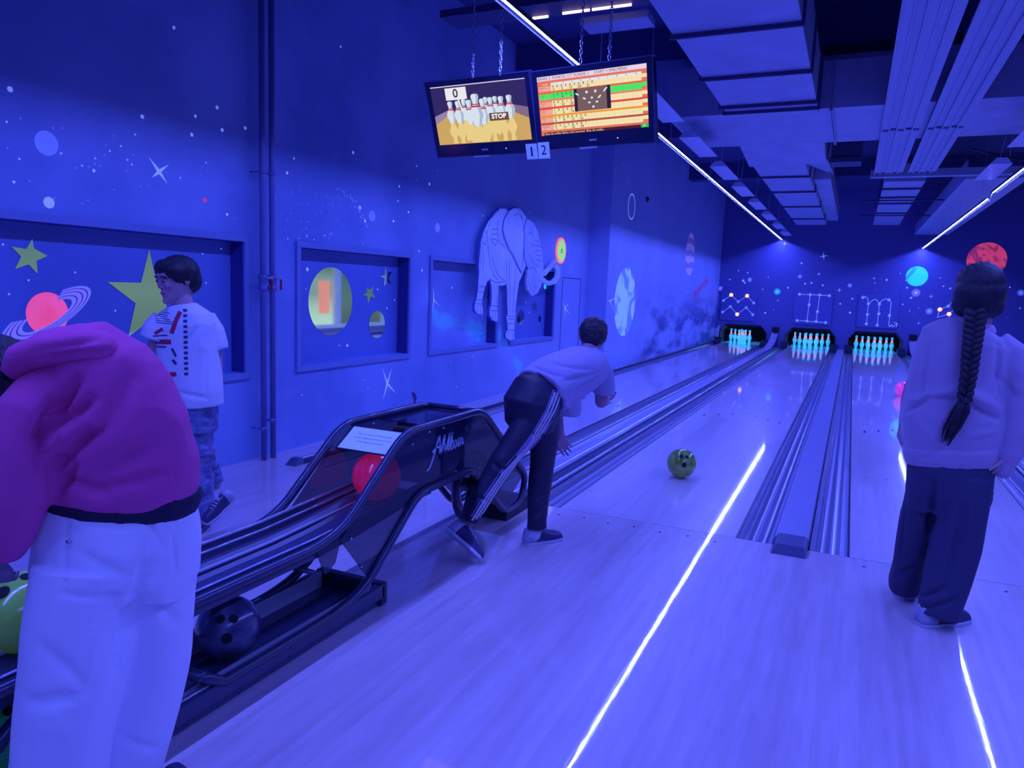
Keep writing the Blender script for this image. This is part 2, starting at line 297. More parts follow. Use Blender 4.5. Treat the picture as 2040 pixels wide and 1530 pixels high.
ELE_TUSK = [[5.037,1.644],[5.228,1.593],[5.43,1.653],[5.581,1.74],[5.721,1.791],[5.774,1.756],[5.657,1.712],[5.539,1.638],[5.372,1.546],[5.185,1.521],[5.029,1.567]]
ELE_LINES = [[[3.82,2.279],[3.626,2.159],[3.527,1.987],[3.567,1.782],[3.615,1.641],[3.728,1.5],[3.862,1.447]],[[3.804,2.155],[3.79,2.009],[3.879,1.881],[4.015,1.856]],[[3.917,2.053],[3.98,1.945],[4.244,1.777],[4.512,1.562]],[[3.686,1.7],[3.774,1.57],[3.885,1.482],[4.05,1.441]],[[3.617,1.452],[3.786,1.411],[4.079,1.43]],[[3.419,1.978],[3.404,1.858],[3.501,1.843],[3.504,1.974],[3.442,1.991]],[[3.619,1.918],[3.751,1.849],[3.824,1.911],[3.644,1.925]],[[3.636,2.029],[3.787,2.042]],[[3.628,1.973],[3.805,1.988]],[[4.229,2.243],[4.311,2.281],[4.414,2.262],[4.447,2.23]],[[4.095,1.722],[4.083,1.535],[4.15,1.254]],[[4.178,1.726],[4.171,1.491],[4.22,1.255],[4.225,1.039]],[[4.373,1.617],[4.338,1.376],[4.311,1.038]],[[4.157,1.004],[4.402,0.994]],[[4.175,0.968],[4.391,0.957]],[[4.18,0.908],[4.382,0.902]],[[4.187,0.83],[4.375,0.817]],[[4.217,0.811],[4.182,0.728]],[[4.317,0.807],[4.342,0.696]],[[3.296,1.205],[3.463,1.206]],[[3.287,1.162],[3.454,1.156]],[[3.349,1.293],[3.493,1.294]],[[3.356,1.358],[3.525,1.356]],[[3.347,1.14],[3.33,1.052]],[[3.407,1.14],[3.427,1.034]],[[3.679,1.138],[3.875,1.125]],[[3.678,1.081],[3.871,1.073]],[[3.749,1.069],[3.743,0.978]],[[3.814,1.068],[3.836,0.947]],[[3.749,1.388],[3.781,1.149]],[[3.814,1.389],[3.839,1.149]],[[4.563,2.109],[4.599,1.748],[4.764,1.645]],[[4.69,2.059],[4.812,2.094],[4.916,2.015],[4.863,1.912],[4.732,1.952]],[[4.747,1.806],[4.884,1.713],[5.054,1.645]],[[4.95,1.993],[5.115,1.992]],[[4.941,1.93],[5.156,1.931]],[[4.964,1.868],[5.19,1.869]],[[4.971,1.806],[5.21,1.806]],[[4.994,1.744],[5.229,1.736]],[[4.804,1.559],[4.784,1.446],[4.858,1.347],[4.991,1.311]],[[4.899,1.563],[4.879,1.449],[4.953,1.361],[5.082,1.389]],[[3.369,1.845],[3.392,1.685],[3.368,1.532]],[[3.418,1.827],[3.466,1.667],[3.44,1.524]],[[4.515,2.296],[4.481,2.186],[4.537,2.071]]]
STAR_A = [[-1.592,1.524],[-1.584,1.472],[-1.51,1.435],[-1.574,1.405],[-1.571,1.333],[-1.618,1.383],[-1.691,1.355],[-1.656,1.423],[-1.704,1.474],[-1.626,1.466]]
STAR_B = [[-0.852,1.513],[-0.917,1.299],[-1.148,1.298],[-0.961,1.168],[-1.021,0.956],[-0.834,1.073],[-0.665,0.959],[-0.736,1.167],[-0.578,1.302],[-0.806,1.314]]
STAR_C = [[1.467,1.342],[1.483,1.303],[1.53,1.288],[1.586,1.323],[1.567,1.264],[1.615,1.212],[1.541,1.227],[1.505,1.152],[1.485,1.23],[1.414,1.236],[1.484,1.263]]
STAR_D = [[1.769,1.515],[1.798,1.463],[1.885,1.466],[1.833,1.407],[1.87,1.351],[1.812,1.368],[1.755,1.323],[1.761,1.396],[1.688,1.422],[1.766,1.43]]
STAR_E = [[5.454,1.187],[5.492,1.153],[5.597,1.153],[5.533,1.098],[5.575,1.03],[5.467,1.065],[5.384,1.046],[5.394,1.106],[5.346,1.147],[5.431,1.146]]
STAR_F = [[5.686,0.994],[5.717,0.945],[5.765,0.937],[5.724,0.91],[5.737,0.861],[5.68,0.89],[5.638,0.877],[5.648,0.918],[5.619,0.953],[5.666,0.953]]
DISC_N2 = [0.963,1.178,0.302,0.289]
DISC_N2B = [1.65,0.957,0.132,0.128]
DISC_N4 = [5.014,0.952,0.102,0.124]
DISC_SIGN = [6.087,1.93,0.202,0.188]
PLANET_M = [8.421,1.185,0.646,0.6]
PLANET_B = [13.722,2.307,0.505,0.515]
RING_W2 = [8.482,2.838,0.24,0.221]
SAT = [-1.523,1.111,0.126,0.116]
SATRING = [[-1.78,0.957],[-1.261,1.246],[-1.451,1.212],[-1.652,1.053],[-1.362,1.189],[-1.563,1.003],[-1.535,1.104]]
HALO_L = [[-1.565,2.032,0.065],[-1.569,2.028,0.013],[1.384,1.952,0.049],[2.536,1.95,0.05]]
XSTAR = [[-0.86,1.993],[-0.931,2.068],[-0.801,1.927],[-0.786,2.049],[-0.914,1.948]]
SPARK1 = [[1.665,0.393],[1.581,0.551],[1.822,0.278],[1.731,0.532],[1.6,0.25]]
SPARK2 = [[6.392,1.075],[6.309,1.17],[6.636,0.976],[6.551,1.148],[6.414,0.916]]
RED_L = [[-0.505,1.86,0.015]]
NEB = [[2.775,0.959],[3.6,0.872],[4.182,0.713],[4.726,0.335],[2.496,1.198]]
DOOR4 = [[6.232,1.532],[7.033,1.544],[7.123,0.269],[6.07,0.342]]

# ------------------------------------------------------------------ LED lamps (black channels with a glowing strip inside)
def led_run(x, z, y0, y1, label, cut=0.0118):
    r = thing('led_light', (x, (y0 + y1) / 2, z), label, 'led light', None)
    MB().box(x - 0.032, x + 0.032, y0, y1, z + 0.004, z + 0.014).box(x - 0.032, x - 0.030, y0, y1, z - cut, z + 0.004).box(x + 0.030, x + 0.032, y0, y1, z - cut, z + 0.004).build('channel', M_HOUSING, r)
    n = max(1, round((y1 - y0) / 1.5)); mb = MB()
    for i in range(n):
        a = y0 + (y1 - y0) * i / n; b = y0 + (y1 - y0) * (i + 1) / n
        mb.add([(x - 0.0065, a, z), (x - 0.0065, b, z), (x + 0.0065, b, z), (x + 0.0065, a, z)], [(0, 1, 2, 3)])
    mb.build('light_strip', M_LED, r)
    for k in range(int((y1 - y0) / 2.5) + 1):
        yy = y0 + 0.6 + k * 2.5
        if yy < y1: MB().sweep([(x, yy, z + 0.014), (x, yy, 3.238 if 3.9 < yy < 5.7 else 4.3)], 0.003, 5).build('suspension_wire', M_DUCT, r)
    return r
led_run(-1.50, 3.0, -6.5, 18.12, 'long blue LED strip running from above the monitors to the back wall')
led_run(2.02, 2.80, 7.72, 18.12, 'blue LED strip ending above the turquoise planet, far piece of the right-hand line')
led_run(2.05, 2.86, -6.5, 7.55, 'blue LED strip at the right edge of the view, near piece of the right-hand line')

# ------------------------------------------------------------------ room shell
YB = 18.2
fl = struct(MB().box(-3.82, 4.9, -9, -0.006, -0.2, 0.0).build('floor', M_APP))
struct(MB().box(-3.82, 4.9, -0.006, 20.2, -0.3, -0.12).build('floor', M_DEEP))
for i in range(14):
    MB().lathe([(0.008, 0), (0.008, 0.0012)], (-1.02 + i * 0.155 if i < 7 else 0.66 + (i - 7) * 0.155, -0.115 - (0.0 if i % 2 else 0.02), 0), 10).build('foul_dot', g('black_plastic'), fl)
NICHES = [(-2.30, -0.17), (0.422, 1.998), (2.435, 3.99), (4.43, 5.887)]
ZL, ZH = 0.665, 1.610
mb = MB(); mb.box(-3.82, -3.52, -9, 7.33, -0.12, ZL).box(-3.82, -3.52, -9, 7.33, ZH, 4.3)
ys = [-9] + [a for n in NICHES for a in n] + [7.33]
for i in range(0, len(ys), 2): mb.box(-3.82, -3.52, ys[i], ys[i + 1], ZL, ZH)
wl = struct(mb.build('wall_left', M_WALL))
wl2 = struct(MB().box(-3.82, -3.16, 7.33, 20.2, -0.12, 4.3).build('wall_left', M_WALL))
struct(MB().box(4.7, 4.9, -9, 20.2, -0.12, 0.12).box(4.7, 4.9, -9, 20.2, 1.9, 4.3).box(4.7, 4.9, -9, 3.0, 0.12, 1.9).box(4.7, 4.9, 6.9, 9.5, 0.12, 1.9).box(4.7, 4.9, 13.8, 20.2, 0.12, 1.9).build('wall_right', mat('right_wall_paint', (0.30, 0.34, 0.42), 0.6)))
struct(MB().box(-3.82, 4.9, -9.2, -9, -0.12, 4.3).build('wall_front', mat('lounge_wall_paint', (0.2, 0.2, 0.3), 0.7)))
ceil = struct(MB().box(-3.82, 4.9, -9.2, 20.2, 4.3, 4.4).build('ceiling', M_CEIL))

def dots(name, L, frame, m, parent, seg=8, d=0.0015):
    mb = MB()
    for (u, v, r) in L: mb.prism(circ(u, v, max(r, 0.006), seg), d, frame)
    o = mb.build(name, m, parent); o['kind'] = 'stuff'; return o
dots('painted_stars', DOTS_LEFT, FL(-3.52), M_UVW, wl)
rng = random.Random(3); extra = []
for (cu, cv, su, sv, n) in [(-1.2, 2.0, 0.35, 0.12, 28), (0.55, 1.78, 0.22, 0.1, 26), (0.9, 2.0, 0.5, 0.06, 22), (-2.6, 2.3, 0.8, 0.3, 14), (4.3, 0.65, 0.4, 0.2, 24), (2.9, 0.5, 0.5, 0.2, 16), (6.5, 1.3, 0.4, 0.4, 10)]:
    extra += [(cu + rng.gauss(0, su), cv + rng.gauss(0, sv), 0.006) for _ in range(n)]
for i in range(30): t = i / 29; extra.append((0.9 + 0.42 * t + rng.gauss(0, .015), 2.12 - 0.28 * t * t + rng.gauss(0, .012), 0.007 + 0.004 * t))
extra = [e for e in extra if not (0.62 < e[1] < 1.68 and any(a - .06 < e[0] < b + .06 for a, b in NICHES)) and not -0.2 < e[0] < 0.15]
dots('painted_star_dust', extra, FL(-3.52), M_UVG, wl, 6)
dots('painted_halo', [(u, v, r) for u, v, r in HALO_L if r > .03], FL(-3.52), M_UVG, wl, 20, 0.001)
dots('painted_stars', DOTS_W2, FL(-3.16), M_UVW, wl2, 7)
ex2 = [(rng.uniform(7.6, 17.5), rng.uniform(0.9, 2.6), 0.010) for _ in range(60)]
dots('painted_star_dust', ex2, FL(-3.16), M_UVG, wl2, 6)
M_UVR = mat('uv_red_paint', (0.9, 0.1, 0.2), 0.6, emis=(0.9, 0.06, 0.25), estr=0.35)
MB().prism(circ(-0.505, 1.862, 0.016, 12), 0.002, FL(-3.52)).build('painted_red_star', M_UVR, wl)
def sparkle(c, tips, frame, parent, w_=0.012):
    mb = MB()
    for t in tips:
        dx, dy = t[0] - c[0], t[1] - c[1]; l = math.hypot(dx, dy); nx, ny = -dy / l * w_, dx / l * w_
        mb.prism([(c[0] - nx, c[1] - ny), (t[0], t[1]), (c[0] + nx, c[1] + ny)], 0.002, frame)
    mb.prism(circ(c[0], c[1], w_ * 1.3, 10), 0.0025, frame)
    return mb.build('painted_sparkle', M_UVW, parent)
sparkle(XSTAR[0], XSTAR[1:], FL(-3.52), wl); sparkle(SPARK1[0], SPARK1[1:], FL(-3.52), wl); sparkle(SPARK2[0], SPARK2[1:], FL(-3.52), wl)
sparkle((2.496, 1.198), [(2.48, 1.33), (2.47, 1.06), (2.62, 1.13)], FL(-3.52), wl, 0.008)
sparkle((7.52, 1.2), [(7.9, 1.28), (7.8, 1.02), (7.4, 1.22)], FL(-3.16), wl2)
# flush access door in the wall beside the last niche
MB().prism(quad(6.235, 6.245, 0.15, 1.54), 0.004, FL(-3.52)).prism(quad(7.05, 7.06, 0.15, 1.54), 0.004, FL(-3.52)).prism(quad(6.235, 7.06, 1.535, 1.545), 0.004, FL(-3.52)).build('door_joint', M_SEAM, wl)
# chipped patch low on the wall
MB().prism([(2.10, 0.26), (2.16, 0.25), (2.20, 0.20), (2.17, 0.12), (2.12, 0.10), (2.15, 0.17)], 0.003, FL(-3.52)).build('chipped_patch', M_SEAM, wl)

XN = -3.64; pans = []
for i, (a, b) in enumerate(NICHES):
    mb = MB(); t = 0.046
    mb.box(-3.52, -3.498, a - t, b + t, ZH, ZH + t).box(-3.52, -3.498, a - t, b + t, ZL - t, ZL).box(-3.52, -3.498, a - t, a, ZL, ZH).box(-3.52, -3.498, b, b + t, ZL, ZH)
    w_ = struct(mb.build('window_%d' % (i + 1), M_TRIM, bevel=0.003))
    MB().box(XN, -3.52, a, b, ZH - .002, ZH - .0005).box(XN, -3.52, b - .002, b - .0005, ZL, ZH).box(XN, -3.52, a + .0005, a + .002, ZL, ZH).build('reveal', mat('shaded_reveal', (0.035, 0.04, 0.26), 0.6), w_)  # liner faces coloured dark: shade of the recess put into the colour
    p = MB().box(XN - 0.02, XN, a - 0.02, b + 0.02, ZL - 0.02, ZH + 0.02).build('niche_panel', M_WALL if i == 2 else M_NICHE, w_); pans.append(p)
    d = [DOTS_N1, DOTS_N2, DOTS_N3, DOTS_N4][i]
    dots('painted_stars', d, FL(XN), M_UVW, p)
def mirror(poly, name, label, cat='mirror', x=XN, th=0.004):
    o = MB().prism(poly, th, FL(x)).build(name, M_MIRROR, root=Vector((x, sum(q[0] for q in poly) / len(poly), sum(q[1] for q in poly) / len(poly))))
    return tag(o, label, cat)
mirror(STAR_A, 'mirror_star', 'gold mirror star above the pink ringed planet')
mirror(STAR_B, 'mirror_star', 'largest gold mirror star, behind the boy in the white T-shirt')
mirror(STAR_C, 'mirror_star', 'tilted gold mirror star right beside the big round mirror')
mirror(STAR_D, 'mirror_star', 'gold mirror star in the top right corner of the niche with the round mirrors')
mirror(STAR_E, 'mirror_star', 'dull gold mirror star hanging below the elephant\'s trunk')
mirror(STAR_F, 'mirror_star', 'smallest gold mirror star, lower right in the niche behind the elephant')
mirror(circ(0.963, 1.178, 0.296, 48), 'mirror_disc', 'large round gold mirror reflecting a window')
mirror(circ(1.65, 0.957, 0.130, 32), 'mirror_disc', 'small round gold mirror below the two mirror stars')
mirror(circ(5.014, 0.952, 0.115, 28), 'mirror_disc', 'small round gold mirror behind the elephant\'s front legs')
# ringed planet painted on the first niche panel
sp = pans[0]; F0 = FL(XN)
M_PINK = mat('uv_pink_paint', (0.95, 0.25, 0.35), 0.6, emis=(1.0, 0.07, 0.16), estr=0.62, vary=0.3, bscale=9)
M_RING = mat('uv_lilac_paint', (0.65, 0.60, 0.95), 0.6, emis=(0.3, 0.22, 0.8), estr=0.25)
M_RINGD = mat('dark_ring_paint', (0.12, 0.12, 0.4), 0.6)
MB().prism(circ(-1.523, 1.111, 0.121, 40), 0.002, F0).build('painted_planet', M_PINK, sp)
def ring_arc(r0, r1, a0, a1, m, d, name):
    n = 40; tilt = 0.52; asp = 0.30; mb = MB(); P = []
    for r in (r0, r1):
        row = []
        for i in range(n + 1):
            a = a0 + (a1 - a0) * i / n; x, y = r * math.cos(a), r * asp * math.sin(a)
            row.append((-1.523 + x * math.cos(tilt) - y * math.sin(tilt), 1.103 + x * math.sin(tilt) + y * math.cos(tilt)))
        P.append(row)
    for i in range(n): mb.prism([P[0][i], P[0][i + 1], P[1][i + 1], P[1][i]], d, F0)
    return mb.build(name, m, sp)
ring_arc(0.165, 0.30, PI * 0.985, PI * 2.0, M_RING, 0.003, 'painted_ring'); ring_arc(0.165, 0.30, 0.12 * PI * 0, PI * 0.33, M_RING, 0.003, 'painted_ring'); ring_arc(0.165, 0.30, PI * 0.72, PI, M_RING, 0.003, 'painted_ring')
for r in (0.195, 0.235, 0.27): ring_arc(r, r + 0.008, PI * 0.72, PI * 2.33, M_RINGD, 0.0036, 'painted_ring_band')

# ------------------------------------------------------------------ planets and disc on the side wall
def marbled(name, a, b, em, scale, estr=0.2, dist=2.5, bands=False):
    m = mat(name, a, 0.6); e = Nd(m); bb = e.N['Principled BSDF']; co = e.coord()
    if bands:
        wv = e.N.new('ShaderNodeTexWave'); wv.wave_type = 'BANDS'; wv.bands_direction = 'Z'; wv.inputs['Scale'].default_value = scale; wv.inputs['Distortion'].default_value = 6; wv.inputs['Detail'].default_value = 3; e.L.new(co, wv.inputs['Vector']); f = wv.outputs['Fac']
    else:
        n = e.N.new('ShaderNodeTexNoise'); n.inputs['Scale'].default_value = scale; n.inputs['Distortion'].default_value = dist; n.inputs['Detail'].default_value = 2; e.L.new(co, n.inputs['Vector']); f = n.outputs['Fac']
    c = e.mix(e.smooth(f, 0.40, 0.52), b, a); e.L.new(c, bb.inputs['Base Color']); e.L.new(e.mix(e.smooth(f, 0.40, 0.52), tuple(x * 0.4 for x in em), em), bb.inputs['Emission Color']); bb.inputs['Emission Strength'].default_value = estr
    return m
MB().prism(circ(8.421, 1.185, 0.60, 48, ru=0.64), 0.003, FL(-3.16)).build('painted_planet', marbled('marbled_planet_paint', (0.75, 0.92, 0.98), (0.30, 0.42, 0.9), (0.16, 0.45, 0.95), 1.3, 0.36), wl2)
MB().prism(circ(13.722, 2.307, 0.51, 40), 0.003, FL(-3.16)).build('painted_planet', marbled('banded_planet_paint', (0.70, 0.62, 0.90), (0.35, 0.30, 0.7), (0.35, 0.25, 0.75), 1.2, 0.14, bands=True), wl2)
rg = circ(8.48, 2.838, 0.225, 32); ri = circ(8.48, 2.838, 0.20, 32); mb = MB()
for i in range(32): j = (i + 1) % 32; mb.prism([rg[i], rg[j], ri[j], ri[i]], 0.003, FL(-3.16))
mb.build('painted_circle', M_UVW, wl2)
o = MB().prism(circ(6.087, 1.93, 0.19, 40), 0.02, FL(-3.52)).build('round_sign', mat('uv_orange_plastic', (1, 0.35, 0.2), 0.5, emis=(1.0, 0.20, 0.12), estr=0.75), root=Vector((-3.52, 6.087, 1.93)))
tag(o, 'round glowing orange and green sign above the elephant\'s tusk', 'sign')
MB().prism(circ(6.087, 1.93, 0.155, 36), 0.023, FL(-3.52)).build('sign_face', mat('uv_green_plastic', (0.5, 0.9, 0.2), 0.5, emis=(0.32, 0.75, 0.06), estr=0.75), o)
MB().prism(quad(6.06, 6.12, 1.925, 1.94), 0.025, FL(-3.52)).prism(circ(6.09, 1.955, 0.012, 8), 0.025, FL(-3.52)).prism(quad(6.05, 6.13, 1.90, 1.912), 0.025, FL(-3.52)).build('sign_mark', M_SEAM, o)
o = MB().prism(circ(-3.0 + 8.85, 1.40, 0.045, 20, ru=0.05), 0.0025, FL(XN)).build('painted_cyan_planet', mat('uv_cyan_paint', (0.1, 0.8, 0.9), 0.6, emis=(0.02, 0.55, 0.95), estr=0.8), pans[3])
MB().lathe([(0.05, 0), (0.05, 0.02), (0.03, 0.04), (0, 0.045)], (-3.16, 9.45, 3.08), 16, (1, 0, 0)).build('wall_knob', M_BLACK, wl2)

# ------------------------------------------------------------------ elephant cut-out
M_ELE = mat('airbrushed_elephant_board', (0.50, 0.60, 1.0), 0.5, vary=0.16, bscale=4, emis=(0.1, 0.16, 0.9), estr=0.20)
M_ELE2 = mat('airbrushed_elephant_shade', (0.44, 0.53, 0.98), 0.5, vary=0.2, bscale=6, emis=(0.1, 0.15, 0.9), estr=0.14)
M_INK = mat('elephant_ink', (0.15, 0.19, 0.62), 0.6)
el = thing('elephant_cutout', (-3.47, 4.6, 0.68), 'pale blue armoured elephant cut-out mounted across the last two niches', 'wall decoration')
def relief(poly, name, x0, x1, m, bev=0.008): return MB().prism(poly, x1 - x0, FL(x0)).build(name, m, el, bevel=bev)
relief(ELE_BODY, 'body', -3.47, -3.440, M_ELE, .004); relief(ELE_JAW, 'lower_jaw', -3.47, -3.438, M_ELE2, .004); relief(ELE_TRUNK, 'trunk', -3.47, -3.435, M_ELE, .004)
relief(ELE_HEAD, 'head', -3.47, -3.434, M_ELE2, .005); relief(ELE_EAR, 'ear', -3.47, -3.430, M_ELE, 0.008); relief(ELE_TUSK, 'tusk', -3.47, -3.432, M_ELE, .004)
def inside(p, P):
    r = False
    for i in range(len(P)):
        (a, b), (c, d) = P[i], P[i - 1]
        if (b > p[1]) != (d > p[1]) and p[0] < (c - a) * (p[1] - b) / (d - b) + a: r = not r
    return r
mb = MB()
for l in ELE_LINES:
    m_ = ((l[0][0] + l[-1][0]) / 2, (l[0][1] + l[-1][1]) / 2)
    ribbon(mb, l, 0.009, 0.0408 if inside(m_, ELE_EAR) else 0.0368 if inside(m_, ELE_HEAD) else 0.0328 if inside(m_, ELE_JAW) else 0.0308, FL(-3.47))
for nm, pl in (('body', ELE_BODY), ('ear', ELE_EAR), ('head', ELE_HEAD)):
    ribbon(mb, pl + [pl[0]], 0.007, {'body': 0.0306, 'ear': 0.0406, 'head': 0.0366}[nm], FL(-3.47))
mb.build('drawn_lines', M_INK, el)
for y_, z_ in ((4.2, 2.0), (4.9, 1.9), (5.3, 1.5), (5.3, 1.75), (4.7, 1.72)): MB().box(-3.52, -3.47, y_ - 0.02, y_ + 0.02, z_ - 0.02, z_ + 0.02).build('wall_spacer', M_INK, el)

# ------------------------------------------------------------------ heating pipes
M_PIPE = mat('painted_pipe', (0.14, 0.17, 0.42), 0.35, vary=0.1, bscale=8)
M_RED = mat('red_lever', (0.5, 0.02, 0.05), 0.4)
for k, (y_, zc, lab) in enumerate(((-0.068, 0.235, 'left one of two blue wall pipes with a red valve lever'), (0.028, 0.285, 'right one of two blue wall pipes with a red valve lever'))):
    t = thing('wall_pipe', (-3.43, y_, 0), lab, 'pipe')
    MB().sweep([(-3.43, y_, 0), (-3.43, y_, 4.28)], 0.021, 14).build('pipe', M_PIPE, t)
    v = MB().lathe([(0.024, 0), (0.033, .003), (0.033, .03), (0.026, .034), (0.026, .06), (0.03, .065), (0.03, .085), (0.036, .09), (0.036, .115), (0.024, .12)], (-3.43, y_, 1.265), 14).build('valve', M_PIPE, t)
    MB().sweep([(-3.43, y_, 1.36), (-3.385, y_ + 0.035, 1.36)], 0.008, 8).ball((-3.385, y_ + 0.037, 1.36), 0.012, 10, 8).build('valve_stem', M_TRACKL, v)
    MB().box(-3.39, -3.378, y_ + 0.035, y_ + 0.045, 1.275, 1.36).build('valve_lever', M_RED, v)
    MB().lathe([(0.022, 0), (0.03, 0.002), (0.03, 0.02), (0.022, 0.022)], (-3.43, y_, zc), 14).sweep([(-3.43, y_ - 0.03, zc + .011), (-3.52, y_ - 0.03, zc + .011)], 0.006, 6).box(-3.45, -3.41, y_ - 0.04, y_ - 0.025, zc, zc + .02).build('pipe_clamp', M_PIPE, t)
    MB().lathe([(0.022, 0), (0.028, 0.002), (0.028, 0.02), (0.022, 0.022)], (-3.43, y_, 2.1), 14).sweep([(-3.43, y_ - 0.026, 2.111), (-3.52, y_ - 0.026, 2.111)], 0.006, 6).build('pipe_clamp', M_PIPE, t)

# ------------------------------------------------------------------ lanes, gutters, cappings
LC = [-2.372, -0.533, 1.126, 2.970]; LHW = 0.5334
names = ['bowling lane along the mural wall, left of the ball return', 'bowling lane with the thrown green ball, right of the ball return',
         'bowling lane left of the girl with the braid', 'bowling lane farthest right, hidden behind the girl']
M_DECK = mat('pin_deck_laminate_glow', (0.55, 0.75, 0.95), 0.08, coat=0.6, emis=(0.03, 0.30, 0.8), estr=0.55)  # faint cyan glow puts the pit lamp's light into the deck itself
M_ARROW = mat('arrow_inlay', (0.04, 0.03, 0.10), 0.3)
for c, lab in zip(LC, names):
    t = thing('bowling_lane', (c, 0, 0), lab, 'bowling lane')
    MB().box(c - LHW, c + LHW, 0.0, 17.75, -0.06, 0.0).build('lane_surface', M_LANE, t)
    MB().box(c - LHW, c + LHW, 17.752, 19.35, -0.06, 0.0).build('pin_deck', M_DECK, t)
    MB().box(c - LHW - 0.010, c - LHW, 0.0, 18.0, -0.06, -0.003).box(c + LHW, c + LHW + 0.010, 0.0, 18.0, -0.06, -0.003).build('edge_strip', M_BLACK, t)
    for k in range(-3, 4):
        x = c + k * 0.1355; y = 4.74 - 0.153 * abs(k)
        MB().prism([(x - .016, y - .09), (x + .016, y - .09), (x, y + .07)], 0.0012, ((0, 0, 0), (1, 0, 0), (0, 1, 0), (0, 0, 1))).build('arrow', M_ARROW, t)
    for k in (-3, -2, -1, 1, 2, 3):
        MB().lathe([(0.008, 0), (0.008, 0.001)], (c + k * 0.14, 2.05, 0), 8).build('lane_dot', M_ARROW, t)
    for s, nm in ((-1, 'left'), (1, 'right')):
        w_ = 0.19; pts = [(0.0, -0.010), (0.014, -0.045), (0.035, -0.066), (0.058, -0.070), (0.068, -0.052), (0.078, -0.050), (0.088, -0.070), (0.115, -0.072), (0.125, -0.056), (0.135, -0.054), (0.145, -0.070), (0.165, -0.058), (0.182, -0.028), (0.19, 0.0)]
        pr = [(c + s * (LHW + 0.011 + a), b) for a, b in pts]
        if s < 0: pr = pr[::-1]
        MB().profile(pr, 0.0, 17.61).build('gutter', M_STEEL, t)
# divider between the second and third lane
xa, xb = 0.204, 0.386
t = thing('lane_divider', (0.297, 0, 0), 'flat pale divider between the two middle gutters with a dark end block', 'lane divider')
MB().box(xa, xb, 0.1, 18.15, -0.08, 0.016).build('capping', M_CAP, t)
MB().box(xb - 0.006, xb - 0.002, 0.1, 18.15, 0.0, 0.0175).build('capping_joint', M_BLACK, t)
mb = MB(); mb.add([(xa, -0.16, 0), (xb, -0.16, 0), (xa + 0.02, -0.10, 0.042), (xb - 0.014, -0.10, 0.042), (xa + 0.02, 0.1, 0.042), (xb - 0.014, 0.1, 0.042), (xa, 0.13, 0), (xb, 0.13, 0)],
    [(0, 1, 3, 2), (2, 3, 5, 4), (4, 5, 7, 6), (0, 2, 4, 6), (1, 7, 5, 3), (0, 6, 7, 1)])
mb.build('end_block', mat('dark_grey_end_cap', (0.09, 0.10, 0.22), 0.4), t, bevel=0.004)
# ball return tracks running beside the gutters
def return_track(x0, x1, label):
    t = thing('return_track', ((x0 + x1) / 2, 0, 0), label, 'ball return track')
    m_ = (x1 - x0)
    MB().box(x0, x1, 0.02, 17.2, -0.11, -0.015).build('track_base', M_TRACKD, t)
    MB().sweep([(x0 + 0.018, 0.02, 0.012), (x0 + 0.018, 17.2, 0.012)], 0.016, 8).build('left_rail', M_STEEL, t)
    MB().sweep([(x1 - 0.018, 0.02, 0.012), (x1 - 0.018, 17.2, 0.012)], 0.016, 8).build('right_rail', M_STEEL, t)
    a, b = x0 + 0.045, x0 + m_ * 0.64
    MB().profile([(a, 0.018), (a + 0.02, 0.004), (a + 0.06, 0.002), (a + 0.062, -0.002), (a + 0.07, 0.002), ((a + b) / 2, -0.002), (b - 0.07, 0.002), (b - 0.062, -0.002), (b - 0.06, 0.002), (b - 0.02, 0.004), (b, 0.018)], 0.02, 17.2).build('track_plate', M_CAP, t)
    MB().box(b + 0.02, x1 - 0.05, 0.02, 17.2, -0.015, 0.008).build('cable_cover', M_TRACKD, t)
    MB().box(b + 0.005, b + 0.014, 0.02, 17.2, -0.015, 0.024).build('track_ridge', M_STEEL, t)
    # lift at the far end: curved ramp running up into a dark hatch
    rr = [[(x0 + m_ * 0.2 + (a_), y, z + d) for a_, d in ((0, 0.03), (0.04, 0.0), (0.09, -0.012), (0.14, 0.0), (0.18, 0.03), (0.18, 0.0), (0.09, -0.05), (0, 0.0))] for y, z in ((16.4, 0.02), (17.0, 0.06), (17.5, 0.14), (17.9, 0.25), (18.19, 0.36))]
    MB().loft(rr, False).build('lift_ramp', M_CAP, t)
    MB().box(x0 + m_ * 0.2, x0 + m_ * 0.2 + 0.19, 18.13, 18.2, 0.38, 0.52).build('lift_hatch', M_DEEP, t)
    return t
return_track(-1.638, -1.268, 'ball return track with pale plate between the left lane and the green ball\'s lane')
return_track(1.861, 2.236, 'ball return track at the right edge, beyond the girl')
# curb rail along the mural wall, and one past the last lane
for x0, x1, xe, lab, y0 in ((-3.16, -3.112, -3.19, 'low dark rail between the mural wall and the left gutter', 0.0), (3.71, 3.76, 3.70, 'low dark rail right of the last gutter', 0.0)):
    t = thing('lane_curb', ((x0 + x1) / 2, 0, 0), lab, 'lane curb')
    MB().box(x0, x1, y0, 18.1, -0.1, 0.025).build('curb_body', M_TRACKD, t)
    MB().sweep([((x0 + x1) / 2, y0, 0.035), ((x0 + x1) / 2, 18.1, 0.035)], 0.014, 8).build('curb_rail', M_STEEL, t)
    mb = MB(); mb.add([(x0 - .04, -0.10, 0), (x1 + .01, -0.10, 0), (x0 - .025, -0.05, 0.05), (x1, -0.05, 0.05), (x0 - .025, -0.006, 0.05), (x1, -0.006, 0.05), (x0 - .04, -0.002, 0), (x1 + .01, -0.002, 0)],
        [(0, 1, 3, 2), (2, 3, 5, 4), (4, 5, 7, 6), (0, 2, 4, 6), (1, 7, 5, 3), (0, 6, 7, 1)]); mb.build('end_block', g('dark_grey_end_cap'), t, bevel=0.003)
struct(MB().box(-3.52, -3.162, -0.006, 7.33, -0.12, 0.0).build('trim_1', M_APP))
